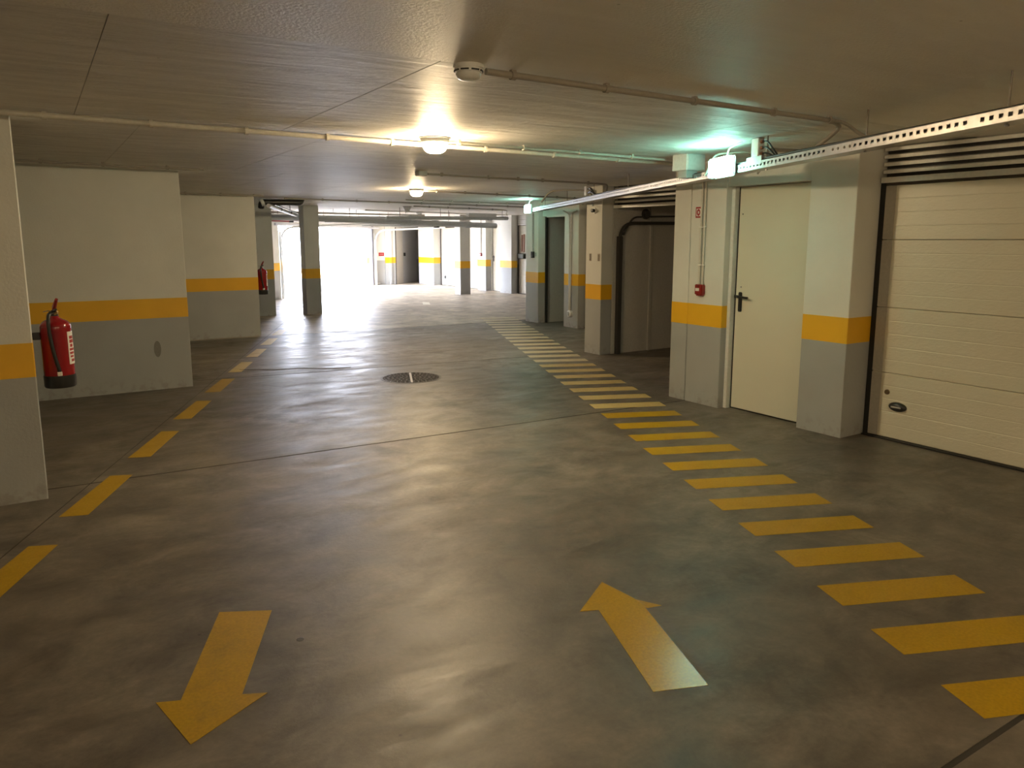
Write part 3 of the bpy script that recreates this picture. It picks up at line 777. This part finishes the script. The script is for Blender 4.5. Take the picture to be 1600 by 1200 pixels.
# loops of conduit behind the tray by the junction box
conduit('dark cable loop rising behind the junction box', [(4.60, 4.35, 2.06), (4.62, 4.28, 2.22), (4.75, 4.05, 2.225), (4.85, 3.98, 2.12), (4.82, 4.02, 2.06)], 0.008, 'conduit_d', bend=0.05, name='cable', cat='cable')
a, b = (4.95, 3.86, ZC), (6.0, 3.80, ZC)
conduit('conduit bending from the tray over the cream door', [(4.72, 3.92, 2.07), (4.74, 3.88, ZC - .01), (5.26, 3.78, ZC - .01)], 0.014, 'conduit_d', bend=0.06)
conduit('lower conduit bending from the tray over the cream door', [(4.74, 3.98, 2.07), (4.76, 3.94, 2.19), (5.27, 3.88, 2.19)], 0.012, 'conduit_d', bend=0.05)
conduit('arched cable from the tray to the sensor on the vent pillar', [(6.05, 8.75, 2.07), (6.10, 8.62, 2.22), (6.28, 8.25, 2.22), (6.38, 8.05, 2.20), (6.39, 8.03, 2.0)], 0.011, 'conduit_d', bend=0.10, name='cable', cat='cable')

# ------------------------------------------------------------------ lamps
def ceiling_lamp(label, x, y, on=True):
    t = thing('ceiling_lamp', label, 'lamp', (x, y, CEIL), group='round bulkhead lamps on the ceiling')
    bm = bmesh.new(); lathe(bm, [(0, 0), (0.112, 0), (0.112, -0.008), (0.106, -0.012), (0, -0.012)], 36); obj('base_plate', bm, 'grey_p', t, smooth=True)
    bm = bmesh.new(); lathe(bm, [(0.102, -0.012), (0.098, -0.030), (0.088, -0.040), (0.080, -0.040)], 36); obj('collar', bm, 'white_p', t, smooth=True)
    prof = [(0.087, -0.034)] + [(0.087 * cos(a_) ** 0.6, -0.040 - 0.068 * sin(a_)) for a_ in [radians(k * 10) for k in range(0, 9)]] + [(0, -0.108)]
    bm = bmesh.new(); lathe(bm, prof, 36); obj('glass_dome', bm, 'lamp', t, smooth=True)
    return t
ceiling_lamp('nearer round lamp glowing warm on the ceiling', 2.45, 4.86)
FILL_LAMPS_BEHIND = ((-2.4, -2.9, 'added unseen fill lamp on the ceiling behind the photographer, over the left bays'), (0.8, -1.7, 'added unseen fill lamp on the ceiling just behind the photographer, over the lane middle'), (3.1, -0.7, 'round lamp on the ceiling behind the photographer, over the lane'))  # out-of-view fill lamps, added to brighten the foreground
for q_, r_, lab_ in FILL_LAMPS_BEHIND: ceiling_lamp(lab_, *qr(q_, r_).to_tuple()[:2])
ceiling_lamp('smaller looking round lamp glowing warm further down the lane', 4.60, 9.72)

# ------------------------------------------------------------------ exit signs on the tray
def exit_sign(label, r, q=2.50):
    t = thing('exit_sign', label, 'exit sign', tuple(qr(q, r, 2.02)), RA, group='green exit lights on the cable tray')
    bm = bmesh.new(); bx(bm, 0.052, 0.075, 0.0, 0.34, 0.0, 0.148); bvl(bm, 0.01, 2); obj('housing', bm, 'grey_p', t, smooth=True)
    bm = bmesh.new(); bx(bm, 0.0, 0.052, 0.004, 0.336, 0.004, 0.144); bvl(bm, 0.010, 2); dfs = obj('diffuser', bm, 'exit', t, smooth=True)
    # arrow and doorway pictogram on the diffuser face
    for nm_, poly in (('arrow_symbol', [(0.20, 0.06), (0.20, 0.088), (0.26, 0.088), (0.26, 0.11), (0.305, 0.074), (0.26, 0.038), (0.26, 0.06)]), ('doorway_symbol', [(0.06, 0.03), (0.13, 0.03), (0.13, 0.118), (0.06, 0.118)])):
        bm = bmesh.new()
        vs = [bm.verts.new((-0.0015, y, z)) for y, z in poly]
        ws = [bm.verts.new((0.001, y, z)) for y, z in poly]
        bm.faces.new(vs); bm.faces.new(ws[::-1])
        for i in range(len(vs)): bm.faces.new((vs[i], ws[i], ws[(i+1) % len(vs)], vs[(i+1) % len(vs)]))
        obj(nm_, bm, 'exit_txt', dfs)
    bm = bmesh.new(); tube(bm, rounded([(0.045, 0.10, 0.148), (0.045, 0.085, 0.20), (0.10, -0.02, 0.235)], 0.06), 0.005, 7); obj('supply_cable', bm, 'white_p', t, smooth=True)
    return t
exit_sign('nearer glowing green white exit light fixed to the cable tray', 5.28)
exit_sign('far glowing exit light at the end of the cable tray', 13.0)

# white boxes under the ceiling beside the exit light
t = thing('ceiling_box', 'white box on the ceiling lit cyan by the near exit light', 'junction box', (4.64, 4.60, CEIL))
box('housing', 'white_p', t, 0.0, 0.22, 0.0, 0.17, -0.135, 0.0, 0.006)
box('lid', 'white_p', t, 0.01, 0.21, -0.006, 0.0, -0.128, -0.01, 0.002)
box('lower_box', 'grey_p', t, 0.02, 0.15, 0.02, 0.12, -0.195, -0.135, 0.004)
t = thing('junction_box', 'upright white junction box on the tray right of the exit light', 'junction box', tuple(qr(2.60, 5.02, 2.117)), RA)
box('housing', 'white_p', t, 0.0, 0.05, 0.0, 0.10, 0.0, 0.14, 0.005)
bm = bmesh.new()
for k in range(3): tube(bm, rounded([(0.025, 0.0, 0.03 + 0.04*k), (0.025, -0.08, 0.03 + 0.04*k), (0.035, -0.15 - 0.03*k, 0.0)], 0.04), 0.006, 6)
obj('wiring', bm, 'black', t, smooth=True)
bm = bmesh.new()
for k in range(3): lathe(bm, [(0.012, 0), (0.012, 0.02), (0.008, 0.025)], 10, Matrix.Translation((0.025, 0.0, 0.03 + 0.04*k)) @ Matrix.Rotation(pi/2, 4, 'X'))
obj('cable_gland', bm, 'wood', t)
box('bracket', 'galv', t, -0.022, -0.002, -0.10, 0.12, -0.05, 0.01, 0.002)
t = thing('junction_box', 'small dark box on the ceiling where a conduit starts', 'junction box', (3.50, 7.27, CEIL))
box('housing', 'grey_p', t, -0.05, 0.05, -0.05, 0.05, -0.045, 0.0, 0.005)
box('lid', 'conduit_d', t, -0.045, 0.045, -0.045, 0.045, -0.05, -0.045, 0.002)
t = thing('junction_box', 'white junction box on the tray before the far exit light', 'junction box', tuple(qr(2.60, 9.55, 2.117)), RA)
box('housing', 'white_p', t, 0.0, 0.05, 0.0, 0.09, 0.0, 0.12, 0.005)
bm = bmesh.new()
for k in range(2): tube(bm, rounded([(0.025, 0.0, 0.03 + 0.05*k), (0.025, -0.12, 0.05 + 0.04*k), (0.035, -0.30, 0.0)], 0.04), 0.012, 6)
obj('wiring', bm, 'black', t, smooth=True)

# ------------------------------------------------------------------ smoke detector and conical sensors
t = thing('smoke_detector', 'round smoke detector on the ceiling at the top of the picture', 'smoke detector', (1.57, 2.80, CEIL - 0.004))
bm = bmesh.new(); lathe(bm, [(0, 0), (0.062, 0), (0.062, -0.014), (0, -0.014)], 32); obj('base', bm, 'white_p', t, smooth=True)
bm = bmesh.new(); lathe(bm, [(0, -0.014), (0.058, -0.014), (0.056, -0.030), (0.048, -0.030), (0.048, -0.036), (0.053, -0.036), (0.046, -0.052), (0.030, -0.060), (0, -0.062)], 32); obj('head', bm, 'white_p', t, smooth=True)
bm = bmesh.new()
for k in range(8): bx(bm, -0.017, 0.017, 0.052, 0.0585, -0.028, -0.022, Matrix.Rotation(k * pi / 4, 4, 'Z'))
obj('vent_slot', bm, 'black', t)
bm = bmesh.new()
for k in (-1, 1): lathe(bm, [(0, 0), (0.003, 0), (0, -0.003)], 8, Matrix.Translation((k * 0.014, -0.036, -0.0575)))
obj('indicator', bm, simple('clear_lens', (0.8, 0.75, 0.7), 0.1), t)
for (x, y, lab) in ((6.85, 14.95, 'white conical sensor under the ceiling beyond the second lamp'), (8.3, 17.4, 'second small white sensor behind the grey drain pipe')):
    t = thing('ceiling_sensor', lab, 'sensor', (x, y, CEIL))
    bm = bmesh.new(); lathe(bm, [(0, 0), (0.09, 0), (0.085, -0.03), (0.03, -0.12), (0, -0.13)], 20); obj('cone', bm, 'white_p', t, smooth=True)
    bm = bmesh.new(); lathe(bm, [(0, 0.0), (0.10, 0.0), (0.10, -0.01), (0, -0.01)], 20); obj('base', bm, 'conduit_d', t)

# ------------------------------------------------------------------ sensor and vents on the vent pillar
t = thing('wall_sensor', 'small black and white sensor high on the vent pillar', 'sensor', (6.43, 8.03, 1.94))
bm = bmesh.new(); lathe(bm, [(0, 0.02), (0.035, 0.02), (0.04, 0)], 16, Matrix.Rotation(-pi/2, 4, 'Y')); obj('mount', bm, 'white_p', t, smooth=True)
bm = bmesh.new(); lathe(bm, [(0.024, 0.02), (0.024, 0.06), (0, 0.065)], 14, Matrix.Rotation(-pi/2, 4, 'Y')); obj('lens', bm, 'black', t, smooth=True)
for yy, lab in ((8.115, 'left small slotted vent plate on the vent pillar'), (7.935, 'right small slotted vent plate on the vent pillar')):
    t = thing('vent_plate', lab, 'vent', (6.43, yy, 1.32), group='slotted vent plates on the pillar')
    box('plate', simple('taupe_plate', (0.30, 0.25, 0.20), 0.5), t, -0.006, 0, -0.022, 0.022, -0.05, 0.05, 0.002)
    bm = bmesh.new()
    for k in range(4): bx(bm, -0.0075, -0.005, -0.015, 0.015, -0.036 + 0.02*k, -0.028 + 0.02*k)
    obj('slot', bm, 'stain', t)

# ------------------------------------------------------------------ call point and sign on the near pillar
t = thing('call_point', 'red manual call point with a pale window above the yellow band', 'call point', (5.28, 4.985, 1.045))
bm = bmesh.new(); bx(bm, -0.045, 0, -0.048, 0.048, 0, 0.095); bvl(bm, 0.006, 2); obj('housing', bm, 'red_p', t, smooth=True)
box('window', 'print_w', t, -0.048, -0.045, -0.012, 0.034, 0.034, 0.062, 0.001)
box('key_tab', 'black', t, -0.048, -0.045, -0.008, 0.012, 0.078, 0.084)
box('lower_lip', 'red_p', t, -0.04, -0.005, -0.03, 0.03, -0.010, 0.0, 0.002)
t = thing('fire_sign', 'small square red sign with a pale ring above the call point', 'sign', (5.28, 5.055, 1.755))
box('plate', 'print_r', t, -0.004, 0, -0.038, 0.038, 0, 0.10, 0.0015)
box('panel', 'print_w', t, -0.0052, -0.004, -0.025, 0.025, 0.015, 0.085)
bm = bmesh.new(); lathe(bm, [(0.42, 0), (1.0, 0), (1.0, 1.0), (0.42, 1.0), (0.42, 0)], 20, Matrix.Translation((-0.0052, 0, 0.05)) @ Matrix.Diagonal((1, 0.021, 0.032, 1)) @ Matrix.Diagonal((0.001, 1, 1, 1)) @ Matrix.Rotation(-pi/2, 4, 'Y'))
obj('ring', bm, 'print_r', t)

# ------------------------------------------------------------------ fire extinguishers
def extinguisher(label, loc):
    t = thing('fire_extinguisher', label, 'fire extinguisher', loc, group='red fire extinguishers on the left piers')
    R_ = 0.084
    bm = bmesh.new()
    prof = [(R_, 0.055)] + [(R_, 0.36)] + [(R_ * cos(a_) if a_ < 1.2 else 0.03, 0.375 + 0.052 * sin(a_)) for a_ in (0.0, 0.3, 0.6, 0.85, 1.05)] + [(0.026, 0.43), (0.020, 0.445), (0.0, 0.445)]
    lathe(bm, prof, 36); cyl = obj('cylinder', bm, 'red', t, smooth=True)
    bm = bmesh.new(); lathe(bm, [(0, 0.004), (0.05, 0), (0.082, 0.004), (0.087, 0.012), (0.087, 0.078), (0.0845, 0.080)], 36); obj('foot_ring', bm, 'black', t, smooth=True)
    bm = bmesh.new(); lathe(bm, [(0.022, 0.440), (0.022, 0.450), (0.015, 0.455), (0.015, 0.475), (0, 0.475)], 20); obj('valve', bm, 'black', t, smooth=True)
    bm = bmesh.new(); lathe(bm, [(0, 0.0), (0.014, 0.0), (0.014, 0.018), (0, 0.018)], 16, Matrix.Translation((0.012, -0.015, 0.462)) @ Matrix.Rotation(pi/2, 4, 'X') @ Matrix.Rotation(-0.5, 4, 'Y')); obj('pressure_gauge', bm, 'brass', t, smooth=True)
    bm = bmesh.new(); tube(bm, [(0.0, 0.0, 0.47), (0.005, -0.03, 0.50), (0.018, -0.075, 0.545)], [0.010, 0.013, 0.009], 8); obj('carry_handle', bm, 'red_p', t, smooth=True)
    bm = bmesh.new(); tube(bm, [(0.0, 0.0, 0.465), (0.004, -0.045, 0.475), (0.010, -0.085, 0.485)], [0.009, 0.009, 0.007], 8); obj('squeeze_lever', bm, 'black', t, smooth=True)
    bm = bmesh.new(); tube(bm, rounded([(0.0, -0.01, 0.462), (-0.03, -0.015, 0.475), (-0.055, -0.02, 0.468)], 0.02), 0.003, 6); obj('safety_pin', bm, 'galv', t)
    # hose down the front of the cylinder
    bm = bmesh.new()
    pts = [(0.0, -0.02, 0.462), (-0.030, -0.075, 0.462), (-0.036, -0.095, 0.41), (-0.034, -0.096, 0.33), (-0.022, -0.093, 0.22), (-0.004, -0.090, 0.13), (0.0, -0.089, 0.095)]
    tube(bm, rounded(pts, 0.05, 5), 0.0105, 10); obj('hose', bm, 'black', t, smooth=True)
    box('hose_clip', 'print_w', t, -0.014, 0.012, -0.104, -0.077, 0.083, 0.108, 0.003)
    # curved printed label wrapped on the right side
    def wrap(a0, a1, z0, z1, rr, nm, mt, par):
        bm = bmesh.new(); nn = 8; A = []; B = []
        for i in range(nn + 1):
            an = a0 + (a1 - a0) * i / nn
            A.append([bm.verts.new((rr * cos(an), rr * sin(an), z)) for z in (z0, z1)])
        for p, q in zip(A, A[1:]): bm.faces.new((p[0], q[0], q[1], p[1]))
        me_o = obj(nm, bm, mt, par)
        md = me_o.modifiers.new('thickness', 'SOLIDIFY'); md.thickness = 0.0006; md.offset = 1
        return me_o
    lb = wrap(radians(-48), radians(-2), 0.145, 0.345, R_ + 0.0003, 'printed_label', 'print_w', t)
    rows_ = [(0.300, 0.318, -40, -14), (0.275, 0.295, -40, -10), (0.250, 0.268, -38, -20), (0.228, 0.242, -42, -8), (0.206, 0.220, -42, -12), (0.186, 0.198, -40, -18), (0.160, 0.176, -36, -10)]
    for z0, z1, d0, d1 in rows_: wrap(radians(d0), radians(d1), z0, z1, R_ + 0.0009, 'print_block', 'print_r', lb)
    box('bracket', 'black', t, -0.123, -0.083, -0.012, 0.012, 0.30, 0.345, 0.003)
    return t
extinguisher('large red fire extinguisher hanging beside the left picture edge', (0.082, 5.32, 0.655))
extinguisher('distant red fire extinguisher hanging on the middle wall pier', (3.17, 12.68, 0.66))

# ------------------------------------------------------------------ pipes near the gate
t = thing('drain_pipe', 'thick dark grey drain pipe hung across the far lane', 'pipe', (3.0, 16.4, 0))
pz = lambda x: 2.07 - 0.0235 * x
bm = bmesh.new(); tube(bm, [(0, 0, pz(0)), (6.95, 0, pz(6.95))], 0.064, 16); obj('pipe', bm, 'drain', t, smooth=True)
for x in (0.9, 2.6, 4.4, 5.2, 6.15):
    bm = bmesh.new(); tube(bm, [(x - 0.07, 0, pz(x)), (x + 0.07, 0, pz(x))], 0.074, 16); obj('socket', bm, 'drain', t, smooth=True)
for x in (1.5, 3.1, 5.6):
    bm = bmesh.new(); tube(bm, [(x, 0, pz(x) + 0.07), (x, 0, CEIL)], 0.006, 6); obj('hanger', bm, 'rod', t)
bm = bmesh.new(); tube(bm, [(4.3, 0, pz(4.3)), (4.62, 0.02, pz(4.6) + 0.12)], 0.06, 12); obj('branch', bm, 'drain', t, smooth=True)
t = thing('drain_pipe', 'thinner dark pipe just above the thick drain pipe', 'pipe', (6.6, 15.45, 0))
bm = bmesh.new(); tube(bm, [(0, 0, 2.03), (3.1, 0, 2.065)], 0.042, 12); obj('pipe', bm, 'drain', t, smooth=True)
for x in (0.6, 1.9, 2.6):
    bm = bmesh.new(); tube(bm, [(x - 0.05, 0, 2.03 + 0.011*x), (x + 0.05, 0, 2.03 + 0.011*x)], 0.052, 12); obj('socket', bm, 'drain', t, smooth=True)
for x in (0.3, 1.3, 2.95):
    bm = bmesh.new(); tube(bm, [(x, 0, 2.05), (x, 0, CEIL)], 0.006, 6); obj('hanger', bm, 'rod', t)
bm = bmesh.new(); bx(bm, 2.0, 2.75, -0.06, 0.06, 2.08, 2.17); obj('insulation_block', bm, 'white_p', t)
t = thing('drain_pipe', 'slim dark pipe with an end cap below the drain pipe', 'pipe', (7.6, 19.0, 0))
bm = bmesh.new(); tube(bm, [(-0.2, 0, 1.945), (2.0, 0, 1.94)], 0.035, 12); obj('pipe', bm, 'drain', t, smooth=True)
bm = bmesh.new(); tube(bm, [(1.9, 0, 1.94), (2.06, 0, 1.94)], 0.05, 12); obj('end_cap', bm, 'black', t, smooth=True)
for x in (0.3, 1.5):
    bm = bmesh.new(); tube(bm, [(x, 0, 1.95), (x, 0, CEIL)], 0.008, 6); obj('hanger', bm, 'rod', t)
for k, (v, z, r, x0, x1, mt, lab) in enumerate(((16.9, 2.16, 0.022, 3.6, 8.2, 'conduit', 'upper slim pale pipe before the gateway header'), (17.3, 2.10, 0.026, 3.6, 9.6, 'drain', 'second slim grey pipe before the gateway header'), (18.2, 2.03, 0.03, 3.9, 8.3, 'duct_w', 'pale pipe running below the two slim ones'))):
    t = thing('service_pipe', lab, 'pipe', (x0, v, z))
    bm = bmesh.new(); tube(bm, [(0, 0, 0), (x1 - x0, 0, -0.01)], r, 10); obj('pipe', bm, mt, t, smooth=True)
    for x in (0.8, (x1 - x0) * 0.5, x1 - x0 - 0.5):
        bm = bmesh.new(); tube(bm, [(x, 0, r), (x, 0, CEIL - z)], 0.006, 6); obj('hanger', bm, 'rod', t)
t = thing('sprinkler_pipe', 'short red pipe near the left jamb of the gateway', 'pipe', (3.9, 17.5, 2.0))
bm = bmesh.new(); tube(bm, [(0, 0, 0.01), (1.2, 0, -0.02)], 0.024, 10); obj('pipe', bm, simple('salmon_red_paint', (0.55, 0.13, 0.12), 0.4), t, smooth=True)
bm = bmesh.new(); lathe(bm, [(0.03, -0.05), (0.03, 0.05), (0.0, 0.05)], 10, Matrix.Translation((1.2, 0, -0.02)) @ Matrix.Rotation(pi/2, 4, 'Y')); obj('valve', bm, 'black', t)
bm = bmesh.new(); tube(bm, [(0.8, 0, 0), (0.8, 0, 0.26)], 0.006, 6); obj('hanger', bm, 'rod', t)
t = thing('insulated_pipe', 'short thick black insulated pipe beside the middle wall pier', 'pipe', (3.36, 13.2, 2.188))
bm = bmesh.new(); tube(bm, rounded([(0, 0.05, -0.09), (0.0, 0, 0.0), (0.66, 0, 0.008), (0.70, 0.04, 0.07)], 0.06, 5), 0.052, 14); obj('pipe', bm, 'black', t, smooth=True)
bm = bmesh.new(); tube(bm, [(-0.02, 0, -0.02), (0.03, 0, -0.0)], 0.062, 14); obj('collar', bm, 'white_p', t, smooth=True)
t = thing('silver_pipe', 'pale silver pipe running back towards the gateway', 'pipe', tuple(qr(-1.80, 12.8, 2.10)), RA)
bm = bmesh.new(); tube(bm, [(0, 0, 0), (-0.02, 5.3, -0.03)], 0.034, 14); obj('pipe', bm, 'duct_w', t, smooth=True)
for y in (1.4, 2.9, 4.6):
    bm = bmesh.new(); tube(bm, [(0, y - 0.02, 0), (0, y + 0.02, 0)], 0.042, 12); tube(bm, [(0.0, y, 0.03), (0.0, y, 0.16)], 0.008, 6); obj('clamp', bm, 'black', t)
bm = bmesh.new(); tube(bm, [(0.055, 0.3, 0.03), (0.055, 5.2, 0.0)], 0.012, 8); obj('side_cable', bm, 'black', t)

# ------------------------------------------------------------------ floor markings
def mark(name, poly, label, group=None, mat='mark', z=0.0016):
    """poly in lane coordinates (q, r)"""
    poly = [(q, r + 0.03 * max(0.0, min(1.0, (6.0 - r) / 2.5))) for q, r in poly]
    c = qr(sum(p[0] for p in poly) / len(poly), sum(p[1] for p in poly) / len(poly))
    bm = bmesh.new()
    pp = [qr(*p) - c for p in poly]
    prism(bm, [(p.x, p.y) for p in pp], 0.0002, z)
    o = obj(name, bm, mat, loc=c)
    return tag(o, label, 'floor marking', group)
ORD = ['first','second','third','fourth','fifth','sixth','seventh','eighth','ninth','tenth','eleventh','twelfth','thirteenth','fourteenth','fifteenth','sixteenth','seventeenth',
 'eighteenth','nineteenth','twentieth','twenty-first','twenty-second','twenty-third','twenty-fourth','twenty-fifth','twenty-sixth','twenty-seventh','twenty-eighth','twenty-ninth','thirtieth','thirty-first','thirty-second','thirty-third','thirty-fourth']
for k in range(34):
    r_ = 1.912 + 0.3885 * k
    j = random.uniform(-0.006, 0.006)
    extra = ', nearest the camera' if k == 0 else ', furthest from the camera' if k == 33 else ' counting from the camera'
    mark('walkway_bar', [(1.905 + j, r_), (2.60 + j, r_ + 0.0), (2.60 + j, r_ + 0.185), (1.90 + j, r_ + 0.19)],
         '%s yellow bar of the striped walkway%s' % (ORD[k], extra), 'yellow bars of the striped walkway', 'mark' if k < 12 else 'mark_worn_glare' if k < 19 else 'mark_pale_glare')
for k in range(10):
    r_ = 3.205 + 1.193 * k
    mark('lane_dash', [(-1.85, r_), (-1.70, r_ + 0.01), (-1.69, r_ + 0.765), (-1.83, r_ + 0.765)],
         '%s yellow dash of the left lane line counting from the camera' % ORD[k], 'yellow dashes of the left lane line', 'mark' if k < 5 else 'mark_worn_glare')
mark('floor_arrow', [(-0.72, 3.08), (-0.505, 3.06), (-0.52, 2.46), (-0.435, 2.455), (-0.63, 2.215), (-0.80, 2.46), (-0.72, 2.46)],
     'left yellow floor arrow pointing towards the camera with dirty head', mat='mark_dirty')
arr = mark('floor_arrow', [(0.885, 2.235), (1.09, 2.24), (1.063, 2.83), (1.045, 2.90), (1.02, 2.95), (0.95, 3.08), (0.78, 2.83), (0.862, 2.83)],
     'right yellow floor arrow pointing away from the camera', mat='mark_gloss')
c = arr.location
bm = bmesh.new(); pp = [qr(*p) - c for p in ((1.068, 2.84), (1.14, 2.852), (1.045, 2.925))]
prism(bm, [(p.x, p.y) for p in pp], 0.0002, 0.0014); obj('arrow_barb', bm, 'mark', arr)
mark('floor_patch', [(0.93, 18.3), (1.10, 18.25), (1.12, 18.95), (0.95, 19.0)], 'small white painted patch on the far floor before the column', mat='white_mark')
# oil spot
bm = bmesh.new(); lathe(bm, [(0, 0.0006), (0.014, 0.0006), (0.016, 0.0002)], 9); 
tag(obj('oil_spot', bm, 'stain', loc=tuple(qr(-0.36, 2.83))), 'small round dark spot on the floor right of the left arrow', 'stain')

# ------------------------------------------------------------------ manhole cover
mh = thing('manhole_cover', 'round cast iron manhole cover in the middle of the lane', 'manhole cover', (3.53, 7.70, 0), RA)
bm = bmesh.new(); lathe(bm, [(0.345, 0.0), (0.345, 0.003), (0.322, 0.003), (0.322, 0.0)], 48); obj('outer_ring', bm, 'iron', mh, smooth=True)
bm = bmesh.new(); lathe(bm, [(0.318, 0.0005), (0.318, 0.0012), (0, 0.0012)], 48); obj('disc', bm, 'iron_d', mh)
bm = bmesh.new()
for ring, (ra, cnt) in enumerate(((0.06, 8), (0.11, 14), (0.16, 20), (0.21, 28), (0.26, 34), (0.305, 40))):
    for i in range(cnt):
        an = 2 * pi * (i + 0.5 * (ring % 2)) / cnt
        T = Matrix.Translation((ra * cos(an), ra * sin(an), 0)) @ Matrix.Rotation(an + 0.6 * (-1) ** i, 4, 'Z')
        bx(bm, -0.017, 0.017, -0.006, 0.006, 0.001, 0.0042, T)
ribs = obj('raised_ribs', bm, 'iron', mh); ribs['kind'] = 'stuff'
box('key_bar', simple('worn_bright_iron', (0.42, 0.38, 0.33), 0.35, 0.8), mh, -0.012, 0.012, -0.30, 0.30, 0.001, 0.0055, 0.001)
